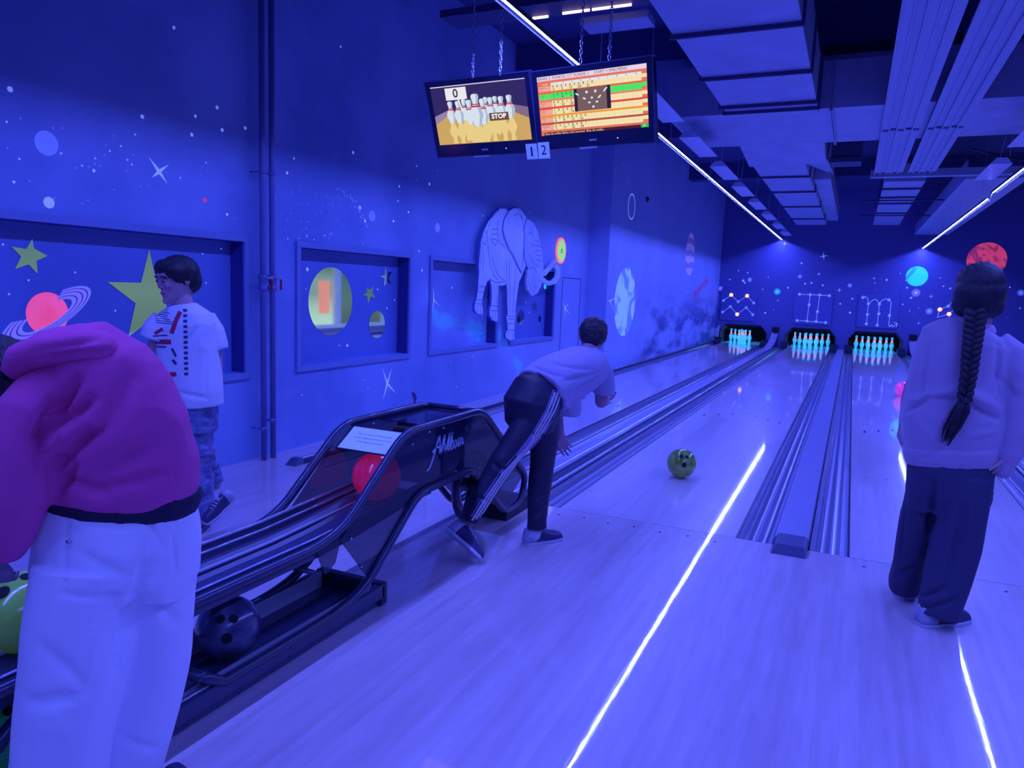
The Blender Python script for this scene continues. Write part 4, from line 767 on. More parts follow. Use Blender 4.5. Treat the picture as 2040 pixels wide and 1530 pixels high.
# number cards under the monitors and chains above
M_CARD = mat('white_card', (0.70, 0.80, 0.95), 0.6, emis=(.08, .22, .9), estr=.22)
for k, (fm, cu_, cv_) in enumerate(((f1, 0.350, -0.245), (f2, -0.352, -0.238))):
    f = (Vector(fm[0]) + Vector(fm[1]) * cu_ + Vector(fm[2]) * cv_ + Vector(fm[3]) * 0.001, fm[1], fm[2], fm[3])
    o = tag(MB().prism(quad(-.041, .041, -.050, .050), .003, f).build('number_card', M_CARD, root=f[0]), ['pale card with the number 1 under the left monitor', 'pale card with the number 2 under the right monitor'][k], 'sign')
    if k == 0: MB().prism(quad(-.006, .006, -.030, .030), .0045, f).build('digit', mat('card_ink', (.02, .02, .10), .6), o)
    else: text_mb('2', .085, (f[0] + f[3] * .003, f[1], f[2], f[3]), g('card_ink'), 'digit', o, 0.001)
M_CHAIN = mat('chain_steel', (0.45, 0.48, 0.7), 0.25, 0.9)
for k, (x, y_, z0, x2, y2) in enumerate(((-1.90, 0.22, 2.722, -1.905, 0.22), (-1.70, 0.22, 2.722, -1.705, 0.22), (-1.12, 0.13, 2.692, -1.125, 0.13), (-0.935, 0.11, 2.692, -0.94, 0.11))):
    a, b = Vector((x, y_, z0)), Vector((x2, y2, 4.30)); n = int((b - a).length / 0.026); mb = MB(); dr = (b - a).normalized()
    s1_ = Vector((1, 0, 0)); s1_ = (s1_ - dr * s1_.dot(dr)).normalized(); s2_ = dr.cross(s1_)
    for i in range(n + 1):
        c_ = a + (b - a) * (i / n); s_ = s1_ if i % 2 else s2_
        mb.sweep([c_ + dr * (0.018 * math.cos(q)) + s_ * (0.009 * math.sin(q)) for q in [2 * PI * j / 8 for j in range(8)]], 0.0028, 5, closed=True)
    tag(mb.build('chain', M_CHAIN, root=a), ['leftmost chain above the left monitor', 'second chain from the left, above the left monitor', 'chain near the LED strip, above the right monitor', 'rightmost chain above the right monitor'][k], 'chain', 'chains holding the monitors')

# ------------------------------------------------------------------ ball return
XR, XL = -1.21, -1.54
br = thing('ball_return', ((XR + XL) / 2, -1.8, 0), 'dark tubular ball return with smoked side panels, hood and two ball trays', 'ball return')
M_SMOKE = mat('smoked_acrylic', (0.010, 0.014, 0.07), 0.06, alpha=0.62, coat=0.3)
SIDE = [(-3.72, 0.395), (-2.12, 0.388), (-1.96, 0.43), (-1.57, 0.722), (-0.84, 0.722), (-0.23, 0.24), (-0.29, 0.10), (-0.52, 0.085), (-0.92, 0.428), (-1.45, 0.425), (-1.84, 0.125), (-2.03, 0.088), (-2.58, 0.088)]
for x, nm in ((XL, 'left'), (XR, 'right')):
    P = fillet([(x, y, z) for y, z in SIDE], 0.10, 6)
    P += fillet([(x, -2.58, 0.088), (x, -2.66, 0.14), ((XR + XL) / 2, -2.66, 0.14)], 0.05, 4)[1:]
    fo = MB().sweep(P, 0.019, 12).build('tube_frame', M_TUBE, br)
    MB().sweep(fillet([(x, -3.05, 0.39), (x, -3.22, 0.30), (x, -3.42, 0.10), (x, -3.7, 0.07)], 0.15, 6), 0.019, 12).build('support_leg', M_TUBE, br)
    px = x - (0.012 if x == XR else -0.012); pol = [(-1.99, 0.37), (-1.57, 0.712), (-0.84, 0.712), (-0.25, 0.25), (-0.5, 0.115), (-0.92, 0.415), (-1.45, 0.412), (-1.80, 0.145)]
    pn = MB().prism(pol, 0.006, FL(px)).build('side_panel', M_SMOKE, br)
    MB().prism([(-2.13, 0.375), (-1.99, 0.375), (-2.02, 0.29), (-2.08, 0.26)], 0.006, FL(px)).build('side_tab', M_SMOKE, br)
    for y_, z_ in ((-1.23, 0.690), (-1.36, 0.692), (-1.50, 0.66), (-0.80, 0.64), (-1.86, 0.22), (-1.93, 0.36), (-1.10, 0.45)):
        MB().lathe([(0.007, -0.004), (0.007, 0.004), (0.004, 0.008), (0, 0.009)], (px + 0.006, y_, z_), 8, (1, 0, 0)).build('screw', M_CHAIN, pn)
    if x == XR: logo_p = pn
MB().sweep([(XL, -0.84, 0.715), (XR, -0.84, 0.715)], 0.015, 10).build('cross_tube', M_TUBE, br)
MB().sweep([(XL, -2.66, 0.14), (XR, -2.66, 0.14)], 0.019, 12).build('cross_tube', M_TUBE, br)
MB().prism([(XL + .01, -1.30), (XR - .01, -1.30), (XR - .01, -0.86), (XL + .01, -0.86)], 0.006, ((0, 0, 0.702), (1, 0, 0), (0, 1, 0), (0, 0, 1))).build('hood_cover', M_SMOKE, br)
MB().add([(XL + .01, -.86, .70), (XR - .01, -.86, .70), (XL + .01, -.28, .27), (XR - .01, -.28, .27), (XL + .01, -.86, .694), (XR - .01, -.86, .694), (XL + .01, -.28, .264), (XR - .01, -.28, .264)], [(0, 1, 3, 2), (4, 6, 7, 5), (0, 4, 5, 1), (2, 3, 7, 6), (0, 2, 6, 4), (1, 5, 7, 3)]).build('hood_slope', M_SMOKE, br)
# logo in raised script letters
L_ = [[(-.55, -.72), (-.42, -.70), (-.28, -.50), (-.05, 0), (.30, .95), (.38, 1.0), (.40, .6), (.42, 0), (.5, .05)], [(-.15, .22), (.1, .40), (.60, .38)],
      [(.5, .05), (.72, .85), (.80, .98), (.80, .85), (.60, 0), (.72, .38), (.82, .46), (.85, .30), (.84, .03), (.93, .08)], [(.93, .08), (1.15, .85), (1.22, .98), (1.20, .82), (1.05, .12), (1.12, .0), (1.2, .1)],
      [(1.2, .1), (1.40, .85), (1.46, .98), (1.43, .82), (1.30, .10), (1.37, -.02), (1.50, .06), (1.56, .30), (1.50, .46), (1.40, .42)], [(1.55, .38), (1.66, .40)], [(1.72, .45), (1.62, .38), (1.58, .12), (1.66, 0), (1.78, .10), (1.82, .35), (1.72, .45)], [(1.80, .38), (1.92, .36), (1.98, .48), (1.98, .38), (1.94, 0)], [(1.98, .38), (2.08, .46), (2.14, .40), (2.12, 0)], [(2.14, .30), (2.26, .46), (2.33, .38), (2.32, .06), (2.42, .10)]]
mb = MB()
for s in L_: ribbon(mb, [(-1.305 + p[0] * .115, .572 + p[1] * .082) for p in s], 0.0078, 0.004, FL(XR - 0.006))
mb.build('lettering', mat('pale_lettering', (0.55, 0.68, 0.95), 0.4), logo_p)
# notice sheet on a tilted plate
A, B_ = Vector((XL + .025, -1.630, 0.628)), Vector((XL + .025, -1.510, 0.703)); u_ = Vector((1, 0, 0)); v_ = (B_ - A).normalized(); n_ = u_.cross(v_); W_ = XR - XL - .05
MB().prism(quad(-.005, W_ + .005, -.006, .146), 0.004, (A, u_, v_, n_)).build('notice_plate', M_BLACK, br)
sh = MB().prism(quad(0, W_, 0, .140), 0.0055, (A, u_, v_, n_)).build('notice_sheet', M_CARD, br)
ink = mat('notice_ink', (0.16, 0.24, 0.70), 0.6)
for k, (tx, z_) in enumerate((('Bitte die Kugeln mit beiden H\u00e4nden', .100), ('aus dem Kugelkasten nehmen und nicht', .076), ('in den Kugelauswurf greifen', .052))):
    text_mb(tx, 0.0135, (A + u_ * W_ / 2 + v_ * z_ + n_ * .006, u_, v_, n_), ink, 'notice_text', sh, 0.0, 'CENTER', 0.92)
# upper tray
def tray(pts, name):
    t_ = []
    return t_
c0 = (XR + XL) / 2
def trayrun(yz, prof, name, m):
    rings = [[Vector((c0 + a, y, z + d)) for a, d in prof] for y, z in yz]
    return MB().loft(rings, False).build(name, m, br)
UP = [(-3.9, 0.336), (-2.1, 0.336), (-1.9, 0.345), (-1.45, 0.385), (-1.30, 0.385)]
trayrun(UP, [(-.145, .075), (-.105, .030), (-.05, 0), (.05, 0), (.105, .030), (.145, .075), (.145, .0), (.05, -.03), (-.05, -.03), (-.145, .0)], 'upper_tray', M_TRACKD)
for a, d, r in ((-.140, .085, .008), (-.118, .062, .006), (-.075, .022, .007), (.075, .022, .007), (.118, .062, .006)):
    MB().sweep([(c0 + a, y, z + d - (.02 if y > -1.5 else 0)) for y, z in UP[:-1]], r, 8).build('tray_rail', M_STEEL if abs(a) > .1 else M_TRACKL, br)
for y_ in (-2.14, -3.0): MB().sweep([(XL, y_, .292), (XR, y_, .292)], 0.010, 8).build('tray_bracket', M_TUBE, br)
MB().box(c0 - .17, c0 + .17, -3.98, -3.9, .32, .46).build('tray_end', M_BLACK, br, bevel=.01)
# lower tray
LO = [(-3.9, 0.0), (-1.73, 0.0)]
MB().box(c0 - .155, c0 + .155, -3.9, -1.71, 0.004, 0.035).build('lower_tray', M_TRACKD, br)
for s in (-1, 1):
    a, b = sorted((c0 + s * .135, c0 + s * .175)); MB().box(a, b, -3.9, -1.71, 0.035, 0.095).build('tray_side', M_TRACKD, br, bevel=.006)
    MB().box(min(c0 + s * .128, c0 + s * .134), max(c0 + s * .128, c0 + s * .134), -3.9, -1.75, 0.03, 0.102).build('tray_rail', M_TRACKL, br)
    MB().sweep([(c0 + s * .158, -3.9, .10), (c0 + s * .158, -1.8, .10)], .006, 8).build('tray_rail', M_STEEL, br)
    MB().sweep([(c0 + s * .05, -3.9, .045), (c0 + s * .05, -1.75, .045)], .009, 8).build('ball_rail', M_TUBE, br)
MB().box(c0 - .175, c0 + .175, -1.735, -1.69, 0.004, 0.10).build('tray_end', M_BLACK, br, bevel=.008)
# lift: column, wheel with spokes, shoe
MB().box(c0 - .05, XR - .03, -1.345, -1.17, 0.435, 0.69).build('lift_column', M_DEEP, br, bevel=.01)
MB().box(XL + .03, XR - .03, -1.17, -0.95, 0.62, 0.69).build('lift_head', M_DEEP, br)
wh = MB().sweep([(c0, -0.62 + .185 * math.cos(q), .245 + .185 * math.sin(q)) for q in [2 * PI * j / 28 for j in range(28)]], 0.022, 10, closed=True).build('lift_wheel', M_TUBE, br)
MB().sweep([(c0, -0.62 + .14 * math.cos(q), .245 + .14 * math.sin(q)) for q in [2 * PI * j / 28 for j in range(28)]], 0.009, 8, closed=True).build('wheel_ring', M_STEEL, wh)
for k in range(5):
    q = 2 * PI * k / 5 + .4; MB().sweep([(c0, -0.62, .245), (c0, -0.62 + .18 * math.cos(q), .245 + .18 * math.sin(q))], .011, 8).build('spoke', M_TUBE, wh)
MB().lathe([(.04, -.05), (.04, .05)], (c0, -0.62, .245), 14, (1, 0, 0)).build('hub', M_BLACK, wh)
MB().prism([(-0.42, 0), (-0.42, .09), (-0.10, .075), (0.02, .045), (0.02, 0)], XR - XL - .06, FL(XL + .03)).build('ground_shoe', M_FRAME, br)

# ------------------------------------------------------------------ bowling balls
def bball(c, r, m, label, holes=None, grp=None):
    o = tag(MB().ball((0, 0, 0), r, 40, 26).build('bowling_ball', m, root=None), label, 'bowling ball', grp); o.location = c; ORG[o.name] = Vector((0, 0, 0))
    h0 = Vector(holes or (0.3, -0.9, 0.5)).normalized(); u = h0.cross(Vector((0, 0, 1))).normalized(); v = u.cross(h0)
    for a, b, rr in ((-.025, .02, .0135), (.018, .022, .0135), (-.004, -.045, .016)):
        d = (h0 * r + u * a + v * b).normalized()
        MB().lathe([(rr * .35, r - .010), (rr * .8, r - .004), (rr, r - .0008), (rr * 1.12, r + .0006), (rr * 1.0, r + .0009), (0, r + .0012)], (0, 0, 0), 16, tuple(d)).build('finger_hole', M_DEEP, o)
    return o
def ballmat(name, a, b, rough=0.12, sc=7, em_=None, es=0):
    m = mat(name, a, rough, coat=0.5, emis=em_, estr=es); e = Nd(m); bb = e.N['Principled BSDF']
    n = e.N.new('ShaderNodeTexNoise'); n.inputs['Scale'].default_value = sc; n.inputs['Distortion'].default_value = 1.2; e.L.new(e.coord(), n.inputs['Vector']); e.L.new(e.mix(e.smooth(n.outputs['Fac'], .35, .65), a, b), bb.inputs['Base Color']); return m
bball((-1.374, -2.401, 0.155), 0.108, ballmat('dark_blue_ball', (0.05, 0.05, 0.14), (0.16, 0.17, 0.30), .22), 'dark marbled bowling ball in the lower tray', (0.55, -0.62, 0.45), 'balls in the ball return')
bball((-1.455, -3.03, 0.448), 0.108, ballmat('green_ball', (0.25, 0.60, 0.10), (0.30, 0.75, 0.14), .18, em_=(0.10, 0.26, 0.0), es=0.10), 'green bowling ball in the upper tray under the red hoodie\'s hand', (0.1, -0.3, 1.0), 'balls in the ball return')
bball((-1.375, -1.535, 0.500), 0.108, ballmat('red_ball', (0.85, 0.05, 0.15), (1.0, 0.10, 0.25), .18, em_=(0.8, 0.0, 0.03), es=0.20), 'red bowling ball coming out under the notice sheet', (-0.5, 0.8, 0.3), 'balls in the ball return')
bball((-1.40, -3.12, 0.150), 0.108, ballmat('dark_green_ball', (0.04, 0.30, 0.16), (0.06, 0.42, 0.22), .25, em_=(0.0, 0.1, 0.04), es=0.15), 'dark green bowling ball in the lower tray at the left picture edge', (0.4, -0.5, 1.0), 'balls in the ball return')
bball((-0.565, 1.20, 0.109), 0.108, ballmat('olive_green_ball', (0.12, 0.26, 0.04), (0.30, 0.52, 0.10), .2, em_=(0.10, 0.18, 0.0), es=0.06), 'green bowling ball just thrown onto the middle lane', (0.3, -0.85, 0.5))
bball((1.262, 7.84, 0.109), 0.108, ballmat('pink_ball', (0.95, 0.15, 0.45), (1.0, 0.25, 0.6), .2, em_=(0.8, 0.03, 0.35), es=0.45), 'pink bowling ball rolling away, half hidden behind the girl\'s arm', (0.3, -0.85, 0.5))

# ------------------------------------------------------------------ far right wall: one mirrored window, others added for the gold mirrors to reflect
def outside(name, cols, s):
    m = mat(name, (0, 0, 0), 1.0); e = Nd(m); bb = e.N['Principled BSDF']; x = e.xyz(e.coord()); r = e.N.new('ShaderNodeValToRGB'); el_ = r.color_ramp.elements
    el_[0].position = 0.0; el_[0].color = (*cols[0], 1); el_[1].position = 1.0; el_[1].color = (*cols[-1], 1)
    for i, c in enumerate(cols[1:-1]): q = el_.new((i + 1) / (len(cols) - 1)); q.color = (*c, 1)
    e.L.new(e.m('MULTIPLY', e.m('SUBTRACT', x[2], 0.3), 0.7), r.inputs[0]); e.L.new(r.outputs[0], bb.inputs['Emission Color']); bb.inputs['Emission Strength'].default_value = s; return m
M_DAY = outside('daylight_view', [(0.65, 0.9, 0.88), (0.5, 0.75, 0.75), (0.28, 0.42, 0.5), (0.3, 0.45, 0.52), (0.14, 0.2, 0.22)], 0.8)
M_ADDED2 = outside('added_blinds_view', [(0.20, 0.33, 0.34), (0.26, 0.42, 0.42), (0.20, 0.36, 0.42)], 0.6)  # added unseen window, gives the mirror stars something pale to reflect
M_ADDED3 = outside('added_pane_view', [(0.10, 0.16, 0.18), (0.12, 0.22, 0.26), (0.10, 0.2, 0.26), (0.08, 0.14, 0.16)], 0.8)  # added dim pane, fills the rest of the large mirror disc
M_WFR = mat('white_window_frame', (0.85, 0.95, 0.8), 0.4, emis=(0.5, 0.75, 0.5), estr=0.12)
for i, (a, b, m_, zt) in enumerate(((3.0, 6.9, M_ADDED2, 1.9), (9.5, 11.62, M_DAY, 1.9), (11.62, 13.8, M_ADDED3, 1.9))):
    w_ = struct(MB().box(4.66, 4.74, a, b, .12, .22).box(4.66, 4.74, a, b, zt - .1, zt).box(4.66, 4.74, a, a + .1, .22, zt - .1).box(4.66, 4.74, b - .16, b, .22, zt - .1).build('window_%d' % (i + 5), M_WFR))
    MB().box(4.85, 4.86, a, b, .12, zt).build('outside_view', m_, w_)
    if i == 1: MB().box(4.80, 4.82, b - .62, b - .2, .5, 1.35).build('orange_column', mat('orange_facade', (.9, .3, .15), .7, emis=(.9, .3, .16), estr=.8), w_); MB().box(4.62, 4.66, b - .08, b - .05, 1.05, 1.25).build('window_handle', M_WFR, w_)

# ------------------------------------------------------------------ people: helpers
from mathutils.bvhtree import BVHTree
def V3(*a): return Vector(a)
def ring(c, U, V, ru, rv, n=24, p=2.2):
    out = []
    for k in range(n):
        a = 2 * PI * k / n; ca, sa = math.cos(a), math.sin(a)
        out.append(Vector(c) + U * (ru * math.copysign(abs(ca) ** (2 / p), ca)) + V * (rv * math.copysign(abs(sa) ** (2 / p), sa)))
    return out
def tube(mb, pts, U, n=20, p=2.1):
    """pts: (centre, half width along U, half depth); rings stand square to the path"""
    P = [Vector(q[0]) for q in pts]; R = []
    for i, q in enumerate(pts):
        T = (P[min(i + 1, len(P) - 1)] - P[max(i - 1, 0)]).normalized(); u = (U - T * U.dot(T)).normalized(); v = T.cross(u)
        R.append(ring(P[i], u, v, q[1], q[2], n, p))
    return mb.loft(R)
def limb(mb, pts):
    mb.sweep([q[0] for q in pts], [q[1] for q in pts], 14)
    for q in pts: mb.ball(q[0], q[1] * 1.0, 14, 9)
def fuse(mb, voxel, it, name, m, parent=None, root=None, disp=None, thick=None):
    me = bpy.data.meshes.new('t'); org = root or (ORG[parent.name] if parent else Vector((0, 0, 0)))
    me.from_pydata(mb.v, [], mb.f); t = bpy.data.objects.new('t', me); C.objects.link(t)
    r = t.modifiers.new('r', 'REMESH'); r.mode = 'VOXEL'; r.voxel_size = voxel
    if it: s = t.modifiers.new('s', 'SMOOTH'); s.factor = 0.5; s.iterations = it
    ev = t.evaluated_get(bpy.context.evaluated_depsgraph_get()); out = bpy.data.meshes.new_from_object(ev)
    bpy.data.objects.remove(t); bpy.data.meshes.remove(me); out.name = name
    nr = [v.normal.copy() for v in out.vertices]; co = [v.co.copy() for v in out.vertices]
    if isinstance(disp, folds): disp.snap(out)
    if disp: co = [c + n * disp(c, n) for c, n in zip(co, nr)]
    fl_ = []
    for c in co: c2 = c - org; fl_ += [c2.x, c2.y, c2.z]
    out.vertices.foreach_set('co', fl_); out.polygons.foreach_set('use_smooth', [True] * len(out.polygons)); out.materials.clear(); out.materials.append(m); out.update()
    o = bpy.data.objects.new(name, out); C.objects.link(o)
    if parent: o.parent = parent
    else: o.location = org
    ORG[o.name] = Vector(org); return o
class folds:
    """creases: (a, b, width, depth): grooves (ridges when depth < 0) along lines laid on the cloth, plus soft cloth noise"""
    def __init__(s, creases, amp=0.003, scale=7.0, stretch=(1, 1, 1), ridge=0.0, rscale=9.0, gain=1.4):
        s.cr = [(Vector(a), Vector(b), w_, d * gain) for a, b, w_, d in creases]; s.a = (amp, scale, stretch, ridge, rscale); s.paths = []
    def snap(s, me):
        if not s.cr: return
        t = BVHTree.FromPolygons([v.co for v in me.vertices], [list(p.vertices) for p in me.polygons])
        for a, b, w_, d in s.cr:
            P = []
            for i in range(11):
                q = a.lerp(b, i / 10); dr = Vector((q.x - 0.49, q.y + 4.18, 0)).normalized(); h = t.ray_cast(q - dr * .6, dr, 1.2)[0]
                if h is None: h = t.find_nearest(q)[0]
                P.append(h)
            cc = sum(P, Vector()) / 11; s.paths.append((P, w_, d, cc, max((p - cc).length for p in P) + 2.6 * w_))
    def __call__(s, c, n):
        amp, scale, st, ridge, rs = s.a
        v = amp * noise.noise(Vector((c.x * scale * st[0], c.y * scale * st[1], c.z * scale * st[2])))
        if ridge: v += ridge * (abs(noise.noise(Vector((c.x * rs * st[0] + 7, c.y * rs * st[1], c.z * rs * st[2])))) * -2 + .5)
        for P, w_, d, cc, R in s.paths:
            if (c - cc).length > R: continue
            k = min(range(11), key=lambda i: (c - P[i]).length_squared); q = (c - P[k]).length
            for j in (k - 1, k + 1):
                if 0 <= j < 11:
                    ab = P[j] - P[k]; l2 = ab.dot(ab)
                    if l2 > 1e-9: t = max(0, min(1, (c - P[k]).dot(ab) / l2)); q = min(q, (c - P[k] - ab * t).length)
            if q < w_ * 2.5: v -= d * math.exp(-(q / w_) ** 2) * math.sin(PI * (0.15 + 0.70 * k / 10))
        return v
def hand(mb, wrist, d, pn, s=1.0, curl=0.5, thumb=1, spread=0.08):
    d = Vector(d).normalized(); pn = Vector(pn); pn = (pn - d * pn.dot(d)).normalized(); w_ = Vector(wrist); sd = d.cross(pn) * thumb   # thumb side
    L_ = 0.082 * s
    R = []
    for t, hw, ht in ((-.1, .024, .019), (0.15, .026, .018), (.5, .037, .016), (.85, .040, .014), (1.02, .036, .011)): R.append(ring(w_ + d * (L_ * t), sd, pn, hw * s, ht * s, 16))
    mb.loft(R)
    for k, (off, ln, r) in enumerate(((.031, .068, .0082), (.0105, .076, .0086), (-.010, .070, .0082), (-.030, .054, .0072))):
        b = w_ + d * (L_ * (.98 - .06 * abs(k - 1))) + sd * (off * s); dr = (d + sd * (spread * (1.3 - k))).normalized(); pts = [b - dr * .018 * s]; ang = 0; q = b
        pts.append(q)
        for f_, a in ((.46, curl * .7), (.30, curl * 1.1), (.24, curl * .8)):
            ang += a; q = q + (dr * math.cos(ang) + pn * math.sin(ang)) * (ln * f_ * s); pts.append(q)
        rs = [r * s, r * s, r * .95 * s, r * .88 * s, r * .78 * s]
        mb.sweep(pts, rs, 10); mb.ball(pts[-1], rs[-1], 10, 8)
    b = w_ + d * (L_ * .28) + sd * (.020 * s); t1 = (d * .62 + sd * .72 + pn * .25).normalized(); t2 = (d * .85 + sd * .38 + pn * .45).normalized()
    pts = [b - t1 * .01, b + t1 * .034 * s, b + t1 * .034 * s + t2 * .026 * s, b + t1 * .034 * s + t2 * .050 * s]
    mb.sweep(pts, [.0125 * s, .0110 * s, .0100 * s, .0085 * s], 10); mb.ball(pts[-1], .0085 * s, 10, 8)
def head(mb, c, f, up=(0, 0, 1), s=1.0, ears=True):
    """c: centre of the skull; f: facing; head height about 0.215 * s"""
    f = Vector(f).normalized(); up = Vector(up); up = (up - f * up.dot(f)).normalized(); r = f.cross(up); c = Vector(c)
    Q = lambda a, b, h: c + (r * a + f * b + up * h) * s
    R = []
    for h, hw, fr, bk in ((-.118, .022, .062, .0), (-.108, .036, .080, .030), (-.088, .050, .086, .058), (-.062, .059, .084, .072), (-.03, .068, .083, .084), (.0, .072, .082, .094), (.03, .0745, .083, .099), (.06, .070, .074, .095), (.085, .056, .055, .078), (.102, .034, .028, .05)):
        R.append([Q(hw * math.copysign(abs(math.cos(a)) ** .9, math.cos(a)), (fr if math.sin(a) > 0 else bk) * math.sin(a), h) for a in [2 * PI * k / 24 for k in range(24)]])
    mb.loft(R)
    mb.loft([ring(Q(0, .079, .022), r * 1, up, .006 * s, .008 * s, 10), ring(Q(0, .090, -.002), r, up, .0085 * s, .012 * s, 10), ring(Q(0, .103, -.022), r, up, .013 * s, .009 * s, 10), ring(Q(0, .080, -.034), r, up, .013 * s, .005 * s, 10)])   # nose
    mb.sweep([Q(-.050, .070, .026), Q(-.025, .083, .033), Q(0, .083, .028), Q(.025, .083, .033), Q(.050, .070, .026)], .008 * s, 8)      # brow
    mb.sweep([Q(-.022, .080, -.056), Q(0, .088, -.052), Q(.022, .080, -.056)], .0065 * s, 8); mb.sweep([Q(-.018, .078, -.067), Q(0, .085, -.069), Q(.018, .078, -.067)], .0065 * s, 8)  # lips
    mb.ball(Q(0, .078, -.098), .016 * s, 10, 8)
    for k in (-1, 1):
        mb.ball(Q(k * .032, .066, -.018), .022 * s, 10, 8)
        if ears:
            mb.sweep([Q(k * .073, -.008, -.030), Q(k * .080, -.016, -.015), Q(k * .084, -.022, .006), Q(k * .083, -.014, .022), Q(k * .077, -.002, .018)], [.007 * s, .006 * s, .006 * s, .006 * s, .006 * s], 8); mb.ball(Q(k * .075, -.006, -.004), .014 * s, 10, 8, (.6, 1, 1.3))
    return Q
M_SKIN = mat('skin', (0.50, 0.30, 0.36), 0.55, bump=0.03, bscale=120)
M_SKIN2 = mat('skin_tan', (0.36, 0.22, 0.32), 0.55, bump=0.03, bscale=120)
M_HAIR = mat('black_hair', (0.016, 0.014, 0.035), 0.45, bump=0.6, bscale=60, aniso=(5, 5, .4))
def hairfn(amp, sc, st=(1, 1, .25)): return lambda c, n: amp * noise.noise(Vector((c.x * sc * st[0], c.y * sc * st[1], c.z * sc * st[2]))) + amp * .5 * noise.noise(Vector((c.x * sc * 2.3 * st[0], c.y * sc * 2.3 * st[1], c.z * sc * 2.3 * st[2])))
M_SOLE = mat('shoe_sole', (0.55, 0.58, 0.75), 0.5)
def shoe(parent, heel, toe, up, s, m_up, m_heel, name='shoe', lab=None):
    h, t = Vector(heel), Vector(toe); d = (t - h); L_ = d.length; d.normalize(); up = Vector(up); up = (up - d * up.dot(d)).normalized(); r = d.cross(up)
    Q = lambda a, b, c_: h + d * (a * L_) + r * (b * L_) + up * (c_ * L_)
    W_ = lambda a: .13 + .045 * math.sin(PI * min(1, a * 1.05)) + (.012 if .6 < a < .9 else 0) - (.05 if a < .03 or a > .98 else 0) - (.02 if .3 < a < .5 else 0)
    ts = [0, .04, .12, .25, .4, .55, .7, .82, .92, .97, 1.0]
    mb = MB(); hgt = [.20, .27, .31, .32, .30, .25, .205, .18, .15, .12, .07]
    R = []
    for a, z in zip(ts, hgt):
        w_ = W_(a); R.append([Q(a, w_ * x, .055 + z * zz) for x, zz in ((-1, 0), (-1.02, .25), (-.88, .55), (-.60, .85), (-.25, 1.0), (.25, 1.0), (.60, .85), (.88, .55), (1.02, .25), (1, 0))])
    mb.loft(R); up_ = fuse(mb, 0.0045, 2, name, m_up, parent)
    if lab: up_['label'] = lab
    mb = MB(); mb.loft([[Q(a, W_(a) * 1.12 * x, z) for x, z in ((-1, .0), (-1, .065), (1, .065), (1, .0))] for a in [-.01] + ts[1:-1] + [1.015]], False); mb.build('sole', M_SOLE, up_, bevel=.003)
    mb = MB(); R = []
    for a, z in ((-.012, .22), (.03, .30), (.12, .335), (.24, .345)):
        w_ = W_(max(a, .02)) + .008; R.append([Q(a, w_ * x, .06 + z * zz) for x, zz in ((-1, 0), (-1.02, .25), (-.88, .6), (-.58, .93), (.58, .93), (.88, .6), (1.02, .25), (1, 0))])
    mb.loft(R); mb.build('heel_counter', m_heel, up_)
    mb = MB()
    for k in range(4): a = .42 + k * .075; zz = .055 + (.30 - k * .032); mb.sweep([Q(a, -.075, zz * .93), Q(a + .02, 0, zz + .012), Q(a, .075, zz * .93)], .0032, 6)
    mb.sweep([Q(.40, -.02, .36), Q(.36, -.09, .38), Q(.33, -.05, .34), Q(.40, 0, .36), Q(.34, .09, .38), Q(.33, .05, .34), Q(.40, .02, .36)], .003, 6); mb.build('laces', M_SOLE, up_)
    return up_
def bvh(o):
    off = ORG[o.name]; return BVHTree.FromPolygons([v.co + off for v in o.data.vertices], [list(p.vertices) for p in o.data.polygons])
def strip(tree, pts, wd, dr, m, name, parent, lift=0.0025, n=24, side=None):
    """a flat band laid on the cloth: pts are 3-D guide points projected along dr onto the garment"""
    dr = Vector(dr).normalized(); P = [Vector(p) for p in pts]; ls = [0]
    for a, b in zip(P, P[1:]): ls.append(ls[-1] + (b - a).length)
    S = []
    for i in range(n + 1):
        t = ls[-1] * i / n; k = max(j for j in range(len(P) - 1) if ls[j] <= t + 1e-9); q = (t - ls[k]) / max(1e-9, ls[k + 1] - ls[k]); S.append(P[k].lerp(P[k + 1], q))
    vs, fs = [], []; rows = []
    for i, p in enumerate(S):
        T = (S[min(i + 1, n)] - S[max(i - 1, 0)]).normalized(); sd = T.cross(dr).normalized(); row = []
        for s_ in (-.5, 0, .5):
            o_ = p + sd * (s_ * wd) - dr * 0.6; hit, nn, ix, ds = tree.ray_cast(o_, dr, 1.5)
            row.append((hit - dr * lift) if hit is not None else None)
        rows.append(row)
    mb = MB()
    for a, b in zip(rows, rows[1:]):
        for k in range(2):
            q = [a[k], a[k + 1], b[k + 1], b[k]]
            if all(x is not None for x in q) and max((q[0] - q[3]).length, (q[1] - q[2]).length) < .06: mb.add(q + [x + dr * .0018 for x in q], [(0, 1, 2, 3), (7, 6, 5, 4), (0, 4, 5, 1), (2, 6, 7, 3), (1, 5, 6, 2), (0, 3, 7, 4)])
    return mb.build(name, m, parent) if mb.v else None

